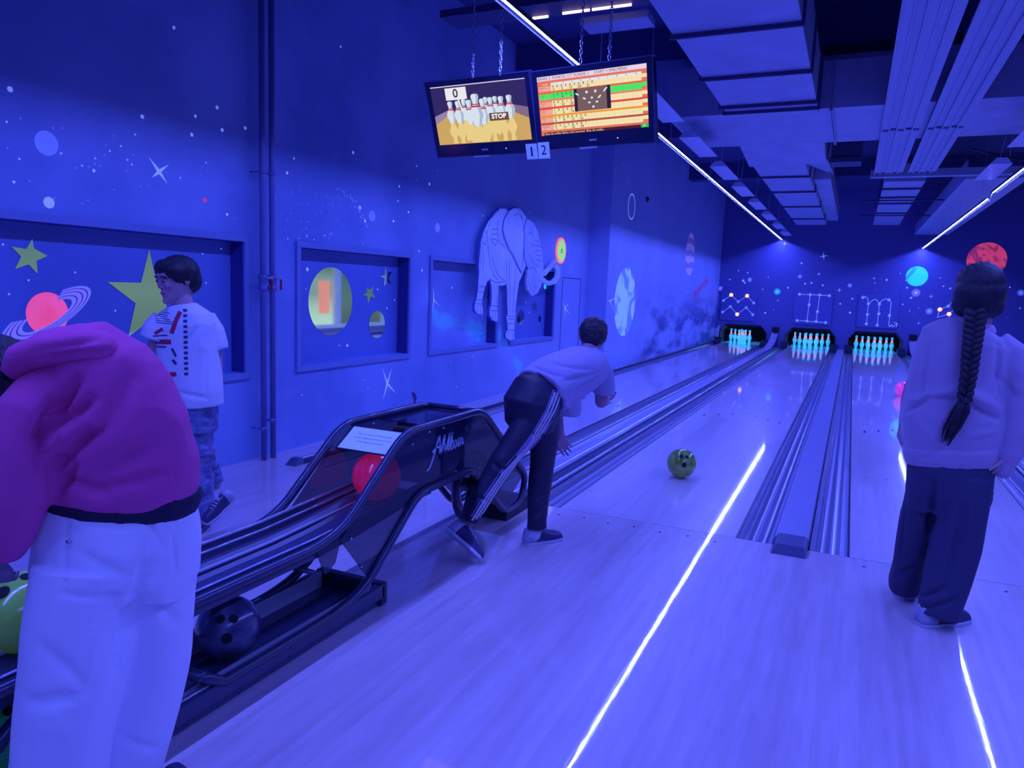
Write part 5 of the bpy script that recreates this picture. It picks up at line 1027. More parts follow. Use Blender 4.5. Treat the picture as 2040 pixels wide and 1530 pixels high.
# ------------------------------------------------------------------ girl with the braid
go_ = Vector((0.93, -0.60, 0)); GU = Vector((1, -.06, 0)).normalized(); GF = Vector((.06, 1, 0)).normalized(); Z = Vector((0, 0, 1))
mb = MB()
gh = Vector((0.957, -0.603, 1.418)); head(mb, gh, GF, s=.98)
limb(mb, [((0.968, -0.605, 1.325), .050), ((0.956, -0.603, 1.241), .052)])
tube(mb, [((0.922, -0.599, 0.733), .12, .08), ((0.918, -0.599, 0.993), .12, .08), ((0.935, -0.601, 1.187), .12, .07), ((0.947, -0.602, 1.234), .08, .05)], GU)
limb(mb, [((0.799, -0.584, 1.177), .04), ((0.750, -0.558, 0.951), .034), ((0.745, -0.537, 0.812), .026)]); hand(mb, (0.740, -0.536, 0.823), (-.10, .10, -1), (1, .3, 0), .88, .55, 1)
limb(mb, [((1.083, -0.619, 1.178), .04), ((1.138, -0.626, 0.976), .034), ((1.111, -0.643, 0.766), .026)]); hand(mb, (1.112, -0.643, 0.756), (-.32, .05, -.9), (-1, .1, -.2), .88, .6, -1)
limb(mb, [((0.873, -0.573, 0.666), .06), ((0.844, -0.509, 0.382), .045), ((0.829, -0.436, 0.056), .034)]); limb(mb, [((0.983, -0.627, 0.681), .06), ((0.973, -0.646, 0.399), .045), ((0.927, -0.700, 0.084), .034)])
girl = fuse(mb, .0052, 2, 'person', M_SKIN, None, go_)
tag(girl, 'person with a long black braid seen from behind, pale lilac sweatshirt and dark trousers, standing on the approach', 'person'); girl['label'] = 'person seen from behind with a long black braid, pale sweatshirt and wide dark trousers'
M_SWEAT = mat('lilac_sweatshirt', (0.42, 0.34, 0.52), 0.85, bump=0.08, bscale=260, sheen=.3)
mb = MB()
tube(mb, [((0.922, -0.599, 0.733), .172, .125), ((0.917, -0.598, 0.798), .186, .138), ((0.910, -0.597, 0.895), .192, .145), ((0.911, -0.598, 0.971), .182, .135), ((0.915, -0.598, 1.079), .180, .130), ((0.924, -0.599, 1.165), .176, .118), ((0.937, -0.601, 1.217), .176, .104), ((0.944, -0.602, 1.251), .140, .086), ((0.951, -0.603, 1.270), .100, .072), ((0.957, -0.603, 1.283), .066, .060)], GU, 28, 2.4)
tube(mb, [((0.848, -0.590, 1.206), .050, .055), ((0.807, -0.585, 1.145), .054, .064), ((0.788, -0.572, 1.022), .052, .058), ((0.776, -0.561, 0.920), .046, .052), ((0.760, -0.544, 0.815), .034, .040)], GF)
tube(mb, [((1.035, -0.613, 1.211), .050, .055), ((1.088, -0.619, 1.168), .058, .066), ((1.132, -0.625, 1.037), .062, .066), ((1.144, -0.637, 0.874), .060, .064), ((1.128, -0.645, 0.758), .046, .050), ((1.119, -0.643, 0.714), .036, .038)], GF)
cr = [((0.738, -0.707, 0.899), (0.806, -0.736, 0.971), .010, .014), ((0.806, -0.736, 0.971), (0.920, -0.750, 0.980), .010, .012), ((0.920, -0.750, 0.980), (1.055, -0.746, 0.905), .011, .016), ((0.741, -0.708, 0.946), (0.891, -0.746, 1.012), .022, -.012), ((0.899, -0.747, 1.019), (1.050, -0.746, 0.952), .024, -.016),
      ((1.027, -0.723, 1.200), (1.053, -0.736, 1.002), .012, .012), ((0.785, -0.693, 1.182), (0.779, -0.692, 0.948), .010, .008), ((0.761, -0.720, 0.886), (0.843, -0.730, 0.790), .016, -.006), ((1.041, -0.735, 1.081), (1.106, -0.702, 1.003), .014, .008), ((1.046, -0.745, 0.855), (0.961, -0.755, 0.830), .016, -.006)]
sw = fuse(mb, .0062, 7, 'sweatshirt', M_SWEAT, girl, disp=folds(cr, .006, 5.5, (1, 1, 1.3), .0035, 9)); sw['label'] = 'pale lilac oversized sweatshirt'
mb = MB(); tube(mb, [((0.928, -0.600, 0.679), .168, .120), ((0.925, -0.599, 0.707), .178, .130), ((0.921, -0.599, 0.748), .183, .136), ((0.919, -0.599, 0.763), .178, .130)], GU, 28, 2.4); fuse(mb, .006, 2, 'hem_band', M_SWEAT, girl, disp=lambda c, n: .0012 * math.sin(math.atan2(c.y + .6, c.x - .93) * 150))
mb = MB(); tube(mb, [((0.957, -0.603, 1.260), .080, .070), ((0.959, -0.604, 1.275), .073, .064), ((0.961, -0.604, 1.289), .062, .056)], GU, 24); fuse(mb, .005, 1, 'collar', M_SWEAT, girl)
for a, b, r in (((0.761, -0.544, 0.820), (0.757, -0.540, 0.787), .033), ((1.120, -0.644, 0.729), (1.113, -0.643, 0.688), .037)):
    mb = MB(); limb(mb, [(a, r), (b, r * .93)]); fuse(mb, .005, 1, 'cuff', M_SWEAT, girl)
M_TROU = mat('dark_trousers', (0.045, 0.045, 0.12), 0.8, bump=0.06, bscale=300)
mb = MB()
tube(mb, [((0.921, -0.599, 0.744), .150, .105), ((0.929, -0.600, 0.668), .165, .122), ((0.932, -0.600, 0.546), .166, .125), ((0.932, -0.600, 0.468), .150, .10)], GU, 26, 2.4)
tube(mb, [((0.860, -0.571, 0.607), .082, .095), ((0.848, -0.550, 0.463), .082, .095), ((0.836, -0.498, 0.307), .078, .09), ((0.828, -0.456, 0.160), .070, .088), ((0.823, -0.441, 0.069), .070, .090), ((0.823, -0.436, 0.032), .064, .084)], GU, 22, 2.3)
tube(mb, [((1.000, -0.629, 0.640), .090, .10), ((0.989, -0.638, 0.488), .097, .105), ((0.977, -0.646, 0.344), .098, .10), ((0.960, -0.664, 0.201), .092, .10), ((0.942, -0.692, 0.095), .088, .10), ((0.935, -0.701, 0.039), .084, .095)], GU, 22, 2.3)
cr = [((0.859, -0.702, 0.615), (0.876, -0.694, 0.307), .014, .022), ((1.010, -0.731, 0.644), (0.984, -0.788, 0.142), .010, -.009), ((0.978, -0.727, 0.531), (0.936, -0.782, 0.173), .012, .009), ((0.783, -0.582, 0.135), (0.856, -0.591, 0.200), .010, .010), ((0.851, -0.772, 0.117), (0.935, -0.782, 0.190), .010, .012), ((0.873, -0.774, 0.079), (0.983, -0.788, 0.153), .010, .010), ((0.768, -0.630, 0.471), (0.777, -0.601, 0.188), .010, .008)]
tr = fuse(mb, .0068, 4, 'trousers', M_TROU, girl, disp=folds(cr, .008, 5, (1, 1, .6), .004, 8)); tr['label'] = 'wide dark trousers'
M_SHU = mat('dark_shoe_leather', (0.05, 0.045, 0.14), 0.35); M_SHL = mat('light_shoe_leather', (0.42, 0.42, 0.60), 0.4)
shoe(girl, (0.793, -0.484, 0.000), (0.927, -0.329, 0.000), Z, 1, M_SHU, M_SHL, lab='bowling shoe of the left foot'); shoe(girl, (0.862, -0.753, 0.000), (1.057, -0.593, 0.000), Z, 1, M_SHU, M_SHL, lab='bowling shoe of the right foot, toe pointing right')
# hair: cap, then a three-strand braid and a loose tail
mb = MB(); hc = gh
for a, b, h, rx, ry, rz in ((0, -.014, .030, .090, .100, .090), (0, -.035, -.01, .096, .085, .085), (0, -.045, -.055, .078, .062, .060), (-.055, -.02, -.055, .040, .05, .055), (.055, -.02, -.055, .040, .05, .055), (-.008, -.062, -.095, .040, .040, .04)):
    mb.ball(hc + GU * a + GF * b + Z * h, 1.0, 26, 18, (rx, ry, rz))
fuse(mb, .0055, 4, 'hair', M_HAIR, girl, disp=hairfn(.004, 55, (1, .4, .25)))
bp_ = [Vector(p) for p in ((0.942, -0.702, 1.340), (0.938, -0.727, 1.255), (0.935, -0.752, 1.175), (0.934, -0.767, 1.085), (0.929, -0.769, 0.981))]
def bez(t): k = min(int(t * (len(bp_) - 1)), len(bp_) - 2); q = t * (len(bp_) - 1) - k; return bp_[k].lerp(bp_[k + 1], q)
for s_ in range(3):
    P, Rr = [], []
    for i in range(110):
        t = i / 109; ph = t * 2 * PI * 4.6 + s_ * 2 * PI / 3; w_ = .026 * (1 - .32 * t); P.append(bez(t) + GU * (w_ * math.sin(ph)) + GF * (.011 * math.sin(2 * ph))); Rr.append(.0175 * (1 - .33 * t))
    MB().sweep(P, Rr, 10).build('braid_strand', M_HAIR, girl)
MB().lathe([(.016, -.012), (.020, -.008), (.020, .008), (.016, .012)], tuple(bp_[-1]), 14).build('hair_tie', M_BLACK, girl)
mb = MB(); e0 = bp_[-1]; e1 = Vector((0.884, -0.761, 0.801)); r_ = random.Random(5)
for i in range(46):
    a = r_.uniform(0, 2 * PI); q = r_.random() ** .5; off = GU * math.cos(a) + GF * math.sin(a) * .6; ln = r_.uniform(.72, 1.12)
    P = [e0 + off * (.013 * q), e0.lerp(e1, .3 * ln) + off * (.027 * q) + GU * .004, e0.lerp(e1, .65 * ln) + off * (.028 * q), e0.lerp(e1, ln) + off * (.012 * q + .004)]
    mb.sweep(P, [.006, .0068, .005, .0008], 6)
o = mb.build('braid_tail', M_HAIR, girl); o['kind'] = 'stuff'

# ------------------------------------------------------------------ bowler
bo_ = Vector((-0.90, -0.62, 0)); BU = Vector((1, .12, 0)).normalized(); BF = Vector((-.12, 1, 0)).normalized()
mb = MB(); bh = Vector((-0.833, -0.229, 1.097))
head(mb, bh, (-.30, .85, -.42), (-.1, .45, .88), .92); limb(mb, [((-0.820, -0.331, 1.024), .046), ((-0.825, -0.269, 1.048), .046)])
BAX = (Vector((-0.821, -0.353, 0.964)) - Vector((-0.959, -0.675, 0.798))).normalized()
tube(mb, [((-0.958, -0.675, 0.771), .10, .08), ((-0.879, -0.526, 0.883), .10, .08), ((-0.822, -0.375, 0.957), .10, .07)], BU)
limb(mb, [((-0.736, -0.341, 0.925), .040), ((-0.739, -0.300, 0.746), .036), ((-0.778, -0.100, 0.717), .025)]); hand(mb, (-0.778, -0.100, 0.717), (-.2, 1, .35), (0, -.3, 1), .85, .5, 1)
limb(mb, [((-0.879, -0.397, 0.899), .040), ((-0.945, -0.444, 0.693), .032), ((-0.931, -0.417, 0.565), .023)]); hand(mb, (-0.931, -0.417, 0.565), (.22, .25, -.9), (.8, -.5, .1), .90, .35, 1, .14)
limb(mb, [((-0.954, -0.684, 0.773), .06), ((-0.937, -0.635, 0.414), .045), ((-0.935, -0.687, 0.096), .032)]); limb(mb, [((-0.970, -0.712, 0.774), .06), ((-1.067, -0.878, 0.479), .045), ((-1.189, -1.001, 0.168), .032)])
bow = fuse(mb, .0052, 2, 'person', M_SKIN2, None, bo_); tag(bow, 'person lunging forward after a throw, pale T-shirt, black side-striped track trousers', 'person')
M_TEE = mat('pale_lilac_tshirt', (0.40, 0.37, 0.60), 0.8, bump=0.05, bscale=300)
mb = MB()
tube(mb, [((-0.948, -0.682, 0.821), .158, .125), ((-0.923, -0.608, 0.858), .160, .130), ((-0.883, -0.517, 0.895), .158, .128), ((-0.846, -0.427, 0.932), .160, .118), ((-0.818, -0.363, 0.959), .150, .098), ((-0.805, -0.320, 0.985), .105, .075), ((-0.803, -0.293, 1.009), .062, .055)], BU, 28, 2.3)
tube(mb, [((-0.770, -0.355, 0.946), .050, .060), ((-0.730, -0.328, 0.897), .056, .062), ((-0.724, -0.315, 0.828), .056, .062), ((-0.727, -0.311, 0.794), .054, .060)], BF)
tube(mb, [((-0.861, -0.390, 0.955), .05, .056), ((-0.892, -0.402, 0.856), .052, .056), ((-0.910, -0.409, 0.804), .052, .054)], BF)
mb.loft([ring((-0.879, -0.558, 0.832), BU, BF, .10, .09, 16), ring((-0.858, -0.539, 0.731), BU, BF, .085, .075, 16), ring((-0.851, -0.536, 0.693), BU, BF, .07, .06, 16)])
cr = [((-0.990, -0.784, 0.963), (-0.864, -0.606, 0.919), .012, .010), ((-0.724, -0.444, 0.902), (-0.787, -0.576, 0.843), .010, .014), ((-0.717, -0.441, 0.870), (-0.784, -0.575, 0.776), .010, .012), ((-0.730, -0.446, 0.924), (-0.851, -0.601, 0.901), .012, .012), ((-0.949, -0.746, 0.924), (-0.816, -0.641, 0.781), .012, .010), ((-0.738, -0.450, 0.942), (-0.916, -0.626, 0.977), .014, .008), ((-0.869, -0.662, 0.884), (-0.819, -0.589, 0.734), .012, -.010)]
tee = fuse(mb, .0062, 4, 'tshirt', M_TEE, bow, disp=folds(cr, .006, 6, (1, 1, 1), .003, 9)); tee['label'] = 'pale lilac short-sleeved T-shirt'
M_TRACK = mat('black_track_trousers', (0.016, 0.016, 0.06), 0.55, bump=0.05, bscale=240)
mb = MB()
tube(mb, [((-0.940, -0.636, 0.854), .135, .10), ((-0.963, -0.687, 0.812), .150, .125), ((-0.982, -0.716, 0.761), .155, .135), ((-0.979, -0.715, 0.689), .145, .125), ((-0.965, -0.699, 0.608), .10, .09)], BU, 26, 2.2)
tube(mb, [((-0.943, -0.658, 0.730), .085, .095), ((-0.933, -0.644, 0.581), .078, .085), ((-0.942, -0.636, 0.414), .066, .068), ((-0.948, -0.660, 0.253), .058, .060), ((-0.939, -0.683, 0.136), .048, .052), ((-0.935, -0.687, 0.090), .050, .054)], BU, 20)
tube(mb, [((-0.953, -0.716, 0.737), .090, .10), ((-1.001, -0.788, 0.610), .080, .088), ((-1.060, -0.876, 0.479), .066, .068), ((-1.126, -0.933, 0.332), .060, .062), ((-1.173, -0.989, 0.215), .050, .052), ((-1.184, -0.999, 0.179), .050, .052)], BU, 20)
cr = [((-0.931, -0.739, 0.166), (-0.860, -0.712, 0.239), .008, .008), ((-0.958, -0.750, 0.246), (-0.874, -0.717, 0.292), .008, .007), ((-1.072, -0.955, 0.476), (-1.011, -0.932, 0.428), .010, .012), ((-0.977, -0.865, 0.522), (-0.940, -0.797, 0.606), .012, .010), ((-1.152, -1.008, 0.320), (-1.080, -0.980, 0.273), .010, .009)]
trk = fuse(mb, .0062, 4, 'track_trousers', M_TRACK, bow, disp=folds(cr, .006, 7, (1, 1, .7), .003, 9)); trk['label'] = 'black track trousers with pale side panel and stripes'
bt = bvh(trk); DR = (bo_ - Vector((0.49, -4.18, 0))).normalized() + Vector((0, 0, -.05))
M_STR = mat('pale_stripe', (0.62, 0.60, 0.72), 0.6); M_SIDE = mat('slate_side_panel', (0.20, 0.22, 0.50), 0.6)
gd = [(-0.878, -0.611, 0.838), (-0.892, -0.671, 0.737), (-0.932, -0.740, 0.618), (-0.968, -0.840, 0.519), (-1.028, -0.885, 0.438), (-1.097, -0.933, 0.310), (-1.146, -0.984, 0.197)]
strip(bt, gd, .062, DR, M_SIDE, 'side_panel', trk, .0018, 40)
for k in (-1, 0, 1):
    strip(bt, [Vector(p) + Vector((.8, .55, .25)).normalized() * (.020 * k) for p in gd], .010, DR, M_STR, 'side_stripe', trk, .0045, 40)
mb = MB(); f_ = Vector((-.30, .85, -.42)).normalized(); u_ = Vector((-.1, .45, .88)); u_ = (u_ - f_ * u_.dot(f_)).normalized(); r_v = f_.cross(u_)
for a, b, h, rx in ((0, -.015, .032, .080), (0, -.038, .002, .074), (0, .01, .047, .072), (0, -.058, -.035, .050)): mb.ball(bh + r_v * a + f_ * b + u_ * h, rx, 22, 16)
fuse(mb, .005, 2, 'hair', M_HAIR, bow, disp=hairfn(.006, 70, (1, 1, 1)))
shoe(bow, (-0.993, -0.719, 0.000), (-0.854, -0.534, 0.000), Z, 1, M_SHU, M_SHL, lab='bowling shoe with pale heel, planted on the approach')
shoe(bow, (-1.272, -1.07, .125), (-1.062, -1.10, .022), (.35, .75, .75), 1, M_SHU, M_SHL, lab='trailing bowling shoe resting on its toe')
mb = MB(); limb(mb, [((-0.944, -0.691, 0.073), .034), ((-0.946, -0.697, 0.052), .034)]); fuse(mb, .005, 1, 'sock', M_SOLE, bow)

# ------------------------------------------------------------------ boy by the wall
yo_ = Vector((-2.55, -1.45, 0)); YF = Vector((.235, -.97, 0)).normalized(); YU = Vector((-.97, -.235, 0)).normalized(); HF = Vector((-.20, -.97, -.18)).normalized()
mb = MB(); yh = Vector((-2.614, -1.521, 1.336)); QY = head(mb, yh, HF, s=1.0); limb(mb, [((-2.600, -1.505, 1.251), .046), ((-2.591, -1.496, 1.181), .050)])
tube(mb, [((-2.570, -1.472, 0.709), .11, .08), ((-2.579, -1.482, 0.945), .11, .08), ((-2.589, -1.493, 1.125), .12, .07)], YU)
limb(mb, [((-2.513, -1.409, 1.127), .036), ((-2.495, -1.389, 0.971), .032), ((-2.472, -1.394, 0.789), .023)]); hand(mb, (-2.472, -1.394, 0.789), (.1, -.1, -1), (-.8, -.3, 0), .85, .5, -1)
limb(mb, [((-2.669, -1.583, 1.123), .036), ((-2.730, -1.576, 0.966), .032), ((-2.627, -1.626, 0.825), .023)]); hand(mb, (-2.627, -1.626, 0.825), (.2, -.2, -1), (.8, 0, 0), .85, .5, 1)
limb(mb, [((-2.559, -1.461, 0.669), .06), ((-2.550, -1.450, 0.360), .045), ((-2.550, -1.450, 0.064), .032)]); limb(mb, [((-2.587, -1.491, 0.670), .06), ((-2.515, -1.441, 0.444), .045), ((-2.578, -1.332, 0.233), .032)])
boy = fuse(mb, .0052, 2, 'person', M_SKIN, None, yo_); tag(boy, 'person in a printed white T-shirt and jeans standing by the left wall', 'person')
for k in (-1, 1):
    e_ = MB().ball(QY(k * .032, .0790, .004), .0105, 12, 8).build('eye', mat('eye_white', (.35, .33, .45), .3), boy); MB().ball(QY(k * .031, .0862, .002), .0062, 10, 8).build('iris', M_DEEP, e_)
    MB().sweep([QY(k * .018, .0905, .022), QY(k * .033, .091, .026), QY(k * .048, .082, .021)], .0035, 6).build('eyebrow', M_HAIR, boy)
MB().sweep([QY(-.020, .087, -.0605), QY(0, .0935, -.060), QY(.020, .087, -.0605)], .0022, 6).build('mouth_line', mat('lip', (.3, .08, .12), .5), boy)
MB().lathe([(.007, 0), (.007, .003), (0, .005)], QY(.079, -.006, -.034), 10, (1, -.5, 0)).build('earring', mat('gold', (.9, .5, .15), .2, 1.0), boy)
M_WTEE = mat('white_tshirt', (0.66, 0.68, 0.86), 0.75, bump=0.05, bscale=300, emis=(.08, .1, .8), estr=.06)
mb = MB()
tube(mb, [((-2.572, -1.474, 0.693), .150, .120), ((-2.574, -1.477, 0.762), .156, .124), ((-2.579, -1.482, 0.893), .154, .118), ((-2.587, -1.491, 1.022), .152, .11), ((-2.591, -1.495, 1.112), .156, .10), ((-2.593, -1.498, 1.165), .135, .082), ((-2.594, -1.499, 1.196), .085, .066), ((-2.596, -1.501, 1.211), .062, .056)], YU, 28, 2.4)
tube(mb, [((-2.534, -1.432, 1.147), .058, .055), ((-2.510, -1.406, 1.075), .066, .066), ((-2.500, -1.394, 0.997), .068, .070), ((-2.498, -1.392, 0.979), .066, .068)], YF)
tube(mb, [((-2.658, -1.571, 1.133), .055, .055), ((-2.684, -1.599, 1.084), .058, .06), ((-2.695, -1.611, 1.034), .058, .062)], YF)
cr = [((-2.469, -1.510, 0.980), (-2.495, -1.538, 0.751), .012, .008), ((-2.476, -1.517, 1.106), (-2.531, -1.578, 0.980), .012, .006), ((-2.549, -1.598, 0.778), (-2.456, -1.495, 0.749), .012, .007), ((-2.480, -1.462, 0.976), (-2.485, -1.468, 0.743), .007, .006)]
wt = fuse(mb, .0062, 4, 'tshirt', M_WTEE, boy, disp=folds(cr, .006, 6, (1, 1, .7), .003, 8)); wt['label'] = 'white T-shirt with a dark and red print'
wtree = bvh(wt); DY = (yo_ - Vector((0.49, -4.18, 0))).normalized(); M_PD, M_PR = mat('print_dark', (.05, .05, .16), .6), mat('print_red', (.50, .02, .10), .6)
YP = lambda u, v: Vector((-2.399, -1.656, 0.994)) + YW * ((u - 372) * .00262) + Z * ((700 - v) * .00262)
YW = Vector((DY.y, -DY.x, 0)).normalized()
rp = random.Random(4)
for k in range(13): strip(wtree, [YP(366, 628 + k * 10), YP(373, 628 + k * 10 - 1)], .014, DY, M_PD, 'print_letter', wt, .0015, 3)
for k in range(8): strip(wtree, [YP(312 + k, 624 + k * 4), YP(345 + rp.uniform(-8, 6), 626 + k * 4)], .0035, DY, M_PD, 'print_line', wt, .0015, 6)
for pts, w_, m_ in (([YP(312, 690), YP(344, 688)], .024, M_PR), ([YP(311, 700), YP(335, 698)], .008, M_PD), ([YP(313, 678), YP(338, 676)], .006, M_PD), ([YP(345, 672), YP(353, 648), YP(361, 630)], .020, M_PR), ([YP(316, 673), YP(330, 664)], .016, M_PR), ([YP(332, 752), YP(352, 749)], .022, M_PR), ([YP(309, 690), YP(309, 745)], .012, M_PD), ([YP(345, 700), YP(352, 715)], .012, M_PD), ([YP(346, 722), YP(352, 730)], .014, M_PD), ([YP(312, 613), YP(332, 613)], .004, M_PR)):
    strip(wtree, pts, w_, DY, m_, 'print_shape', wt, .0015, 8)
def denim(name, a, b, sc): 
    m = mat(name, a, .8); e = Nd(m); n_ = e.noise(e.mapping(e.coord(), (1, 1, 1.8)), sc, 5, .65); e.L.new(e.mix(e.smooth(n_, .42, .58), a, b), e.N['Principled BSDF'].inputs['Base Color']); return m
mb = MB()
tube(mb, [((-2.570, -1.472, 0.722), .120, .10), ((-2.571, -1.473, 0.630), .128, .11), ((-2.570, -1.473, 0.555), .118, .10)], YU, 22)
tube(mb, [((-2.554, -1.454, 0.602), .072, .08), ((-2.550, -1.450, 0.387), .062, .066), ((-2.548, -1.448, 0.196), .055, .058), ((-2.550, -1.450, 0.059), .054, .060)], YU, 18)
tube(mb, [((-2.592, -1.497, 0.604), .072, .08), ((-2.519, -1.460, 0.447), .060, .064), ((-2.557, -1.384, 0.331), .052, .054), ((-2.574, -1.342, 0.250), .050, .052)], YU, 18)
fuse(mb, .0065, 3, 'jeans', denim('washed_denim', (.22, .26, .50), (.10, .12, .32), 14), boy, disp=folds([], .006, 9, (1, 1, 1.6), .004, 14))
shoe(boy, (-2.599, -1.372, 0.000), (-2.515, -1.528, 0.000), Z, 1, M_SHU, M_SHL, lab='dark shoe on the floor'); shoe(boy, (-2.40, -1.38, .20), (-2.42, -1.55, .10), (.2, -.3, .9), 1, M_SHU, M_SHL, lab='dark shoe of the lifted foot')
mb = MB()
U_ = Vector((0, 0, 1)); U_ = (U_ - HF * U_.dot(HF)).normalized(); R_v = HF.cross(U_)
for a, b, h, rx, ry, rz in ((0, -.022, .030, .094, .100, .090), (0, .030, .060, .080, .058, .045), (0, -.055, -.015, .080, .062, .070), (-.05, .02, .045, .045, .06, .045), (.05, .02, .045, .045, .06, .045)):
    mb.ball(yh + R_v * a + HF * b + U_ * h, 1.0, 22, 16, (rx, ry, rz))
fuse(mb, .0055, 3, 'hair', M_HAIR, boy, disp=hairfn(.004, 60, (1, 1, .4)))

# ------------------------------------------------------------------ person in the red hoodie bending over the ball tray
ro_ = Vector((-1.03, -3.03, 0)); RF = Vector((-.86, .50, 0)).normalized(); RU = Vector((.50, .86, 0)).normalized()      # RU: the person's right-hand side
mb = MB(); rh = Vector((-1.275, -3.187, 1.088)); head(mb, rh, (-.92, .12, -.35), (-.4, 0, .92), .98); limb(mb, [((-1.212, -3.171, 1.134), .050), ((-1.172, -3.134, 1.134), .055)])
tube(mb, [((-1.040, -3.043, 0.820), .12, .08), ((-1.047, -3.053, 0.966), .12, .08), ((-1.103, -3.077, 1.070), .12, .08), ((-1.146, -3.117, 1.123), .09, .07)], RU)
limb(mb, [((-1.112, -3.204, 1.041), .045), ((-1.113, -3.239, 0.859), .036), ((-1.174, -3.253, 0.716), .025)]); hand(mb, (-1.174, -3.253, 0.716), (-.5, .35, -.8), (-.5, .5, .3), .9, .55, -1)
limb(mb, [((-1.209, -3.067, 1.047), .045), ((-1.262, -3.005, 0.775), .036), ((-1.257, -3.048, 0.698), .024)]); hand(mb, (-1.257, -3.048, 0.698), (-.62, .10, -.75), (-.7, -.1, -.6), .92, .18, 1, .02)
limb(mb, [((-1.074, -3.088, 0.668), .060), ((-1.062, -3.155, 0.439), .050), ((-1.076, -3.207, 0.128), .04)]); limb(mb, [((-1.018, -2.948, 0.644), .075), ((-1.044, -2.965, 0.351), .055), ((-1.082, -3.033, 0.020), .04)])
red = fuse(mb, .0052, 2, 'person', M_SKIN2, None, ro_); tag(red, 'person in a red hoodie and white trousers bending over the ball trays', 'person')
M_HOOD = mat('red_hoodie', (0.68, 0.085, 0.34), 0.9, bump=0.10, bscale=320)
mb = MB()
tube(mb, [((-1.040, -3.043, 0.832), .168, .125), ((-1.038, -3.041, 0.863), .174, .132), ((-1.038, -3.041, 0.923), .172, .138), ((-1.046, -3.051, 0.984), .172, .140), ((-1.067, -3.063, 1.043), .166, .140), ((-1.093, -3.081, 1.093), .160, .128), ((-1.121, -3.101, 1.124), .140, .105), ((-1.149, -3.121, 1.135), .098, .080), ((-1.172, -3.134, 1.140), .068, .066)], Vector((.86, .50, .10)).normalized(), 30, 2.3)
tube(mb, [((-1.113, -3.140, 1.088), .07, .085), ((-1.104, -3.193, 1.040), .074, .088), ((-1.111, -3.219, 0.966), .070, .080), ((-1.112, -3.237, 0.869), .066, .070), ((-1.136, -3.245, 0.789), .058, .060), ((-1.159, -3.250, 0.741), .046, .048)], RU, 22)
tube(mb, [((-1.173, -3.053, 1.061), .065, .07), ((-1.234, -3.018, 0.911), .055, .06), ((-1.260, -3.003, 0.774), .050, .052), ((-1.256, -3.038, 0.709), .034, .036)], RU, 18)
cr = [((-0.990, -3.176, 1.126), (-1.035, -3.236, 1.011), .016, .024), ((-1.032, -3.231, 1.021), (-1.030, -3.229, 0.940), .014, .016), ((-0.958, -3.167, 1.085), (-1.017, -3.228, 1.012), .015, .018), ((-0.970, -3.167, 1.018), (-1.016, -3.211, 0.938), .014, .020), ((-1.000, -3.206, 1.032), (-1.029, -3.228, 0.967), .009, -.010), ((-0.956, -3.165, 1.030), (-0.998, -3.202, 0.961), .012, -.012), ((-0.948, -3.153, 1.029), (-0.991, -3.193, 0.977), .012, .012), ((-0.906, -3.065, 0.986), (-0.970, -3.166, 0.908), .022, .008), ((-0.897, -3.021, 0.921), (-0.959, -3.151, 0.889), .014, .008), ((-1.017, -3.211, 0.911), (-0.953, -3.144, 0.877), .012, .008), ((-0.928, -3.094, 1.123), (-0.942, -3.146, 1.029), .024, .007), ((-0.986, -3.187, 0.943), (-1.015, -3.209, 0.883), .010, .010)]
hd = fuse(mb, .0062, 5, 'hoodie', M_HOOD, red, disp=folds(cr, .008, 5, (1, 1, 1), .004, 7, 1.9)); hd['label'] = 'red hoodie with a bunched hood'
mb = MB()
tube(mb, [((-1.168, -3.179, 1.130), .030, .050), ((-1.136, -3.169, 1.165), .036, .075), ((-1.094, -3.148, 1.191), .040, .090), ((-1.057, -3.116, 1.200), .042, .092), ((-1.031, -3.081, 1.192), .038, .080), ((-1.023, -3.054, 1.177), .024, .050)], Vector((.15, .1, 1)).normalized(), 22, 2.2)
fuse(mb, .006, 4, 'hood', M_HOOD, red, disp=folds([((-1.049, -3.221, 1.188), (-0.966, -3.145, 1.215), .012, .008), ((-1.039, -3.207, 1.172), (-0.953, -3.127, 1.189), .010, .010)], .006, 7, (1, 1, 1), .003, 9))
mb = MB(); tube(mb, [((-1.039, -3.041, 0.805), .166, .116), ((-1.037, -3.040, 0.832), .174, .124), ((-1.036, -3.038, 0.859), .177, .127)], Vector((.86, .50, .12)).normalized(), 28, 2.3); o = fuse(mb, .006, 2, 'undershirt', mat('black_undershirt', (.012, .010, .05), .8), red); o['label'] = 'black undershirt showing below the hoodie'
M_WPANTS = mat('white_trousers', (0.76, 0.76, 0.90), 0.75, bump=0.06, bscale=260, emis=(.08, .12, .9), estr=.07)
mb = MB()
tube(mb, [((-1.038, -3.041, 0.820), .164, .114), ((-1.039, -3.042, 0.796), .170, .122), ((-1.043, -3.047, 0.735), .178, .140), ((-1.047, -3.052, 0.661), .180, .146), ((-1.048, -3.053, 0.605), .165, .13)], Vector((.86, .50, .08)).normalized(), 30, 2.3)
tube(mb, [((-1.054, -3.112, 0.692), .112, .120), ((-1.057, -3.132, 0.577), .112, .118), ((-1.058, -3.150, 0.462), .110, .114), ((-1.062, -3.171, 0.361), .106, .112), ((-1.069, -3.189, 0.257), .098, .106), ((-1.074, -3.204, 0.164), .096, .104), ((-1.079, -3.210, 0.123), .090, .10)], Vector((.86, .50, 0)), 26, 2.3)
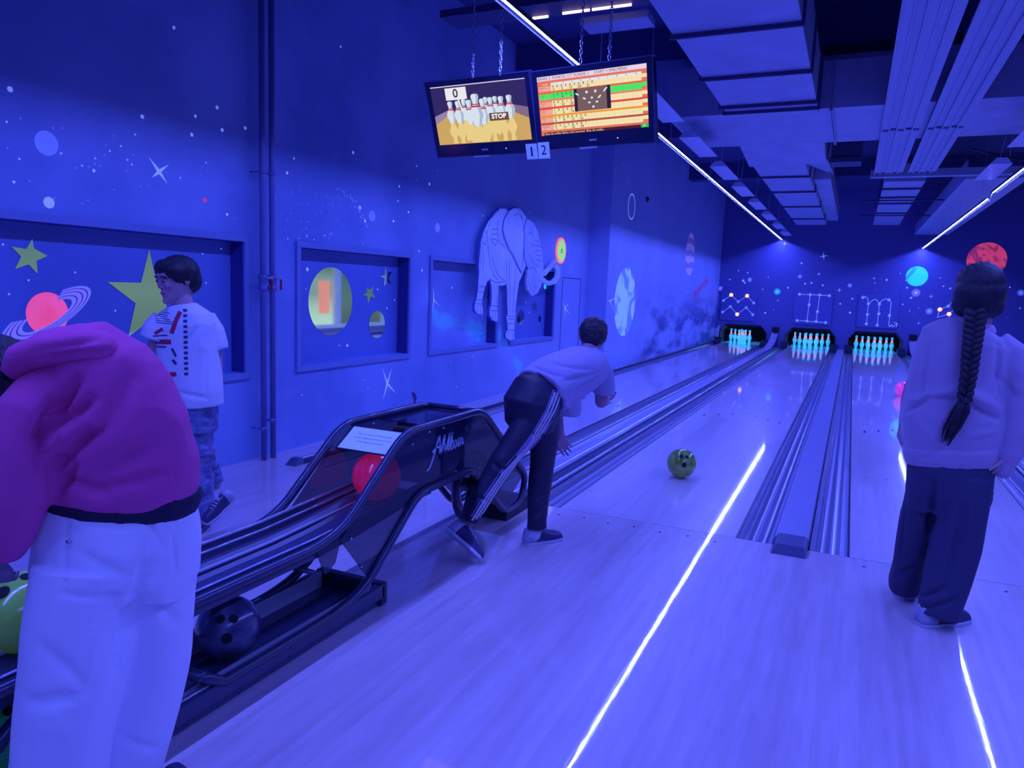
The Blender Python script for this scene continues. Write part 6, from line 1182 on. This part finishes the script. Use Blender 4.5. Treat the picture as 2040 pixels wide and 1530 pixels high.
tube(mb, [((-1.015, -2.961, 0.662), .085, .110), ((-1.025, -2.957, 0.514), .078, .100), ((-1.041, -2.962, 0.378), .076, .096), ((-1.055, -2.981, 0.260), .074, .094), ((-1.068, -3.006, 0.147), .070, .090), ((-1.078, -3.028, 0.053), .070, .090), ((-1.083, -3.034, 0.014), .066, .086)], Vector((.86, .50, 0)), 26, 2.3)
pk = [(-0.982, -3.215, 0.801), (-0.884, -3.086, 0.796), (-0.903, -3.127, 0.639), (-0.989, -3.225, 0.669)]
cr = [(pk[i], pk[(i + 1) % 4], .0085, .0042) for i in range(4)] + [((-0.896, -3.018, 0.765), (-0.893, -3.014, 0.679), .005, .005), ((-0.988, -3.223, 0.837), (-0.855, -2.997, 0.826), .005, .005), ((-0.907, -3.100, 0.845), (-0.891, -3.045, 0.738), .006, .004), ((-0.908, -3.085, 0.700), (-0.951, -3.124, 0.466), .022, .018), ((-0.973, -3.204, 0.750), (-0.912, -3.139, 0.695), .014, .006), ((-0.940, -3.176, 0.599), (-0.972, -3.218, 0.424), .020, -.008), ((-1.039, -3.273, 0.434), (-0.966, -3.210, 0.445), .018, .008), ((-1.002, -3.259, 0.551), (-0.954, -3.195, 0.452), .016, .006), ((-0.942, -3.047, 0.619), (-0.934, -2.986, 0.521), .014, .010), ((-1.002, -3.093, 0.246), (-0.965, -3.027, 0.193), .010, .008)]
wp = fuse(mb, .0045, 5, 'trousers', M_WPANTS, red, disp=folds(cr, .007, 5, (1, 1, .6), .003, 8)); wp['label'] = 'loose white trousers with a stitched back pocket'
MB().lathe([(.006, 0), (.006, .003), (0, .004)], (-0.984, -3.209, 0.786), 10, (.8, -.6, 0)).build('rivet', M_CHAIN, wp)
mb = MB(); f_ = Vector((-.92, .12, -.35)).normalized()
for b, h, rx in ((-.01, .03, .092), (-.04, .0, .086), (.02, .045, .078)): mb.ball(rh + f_ * b + Z * h, rx, 22, 16)
fuse(mb, .0055, 3, 'hair', M_HAIR, red, disp=hairfn(.005, 60, (1, 1, 1)))
shoe(red, (-1.02, -3.13, 0.0), (-1.19, -3.03, 0.0), Z, 1, M_SHU, M_SHL, lab='dark shoe of the left foot'); shoe(red, (-0.90, -2.98, 0.0), (-1.09, -2.88, 0.0), Z, 1, M_SHU, M_SHL, lab='dark shoe of the right foot')
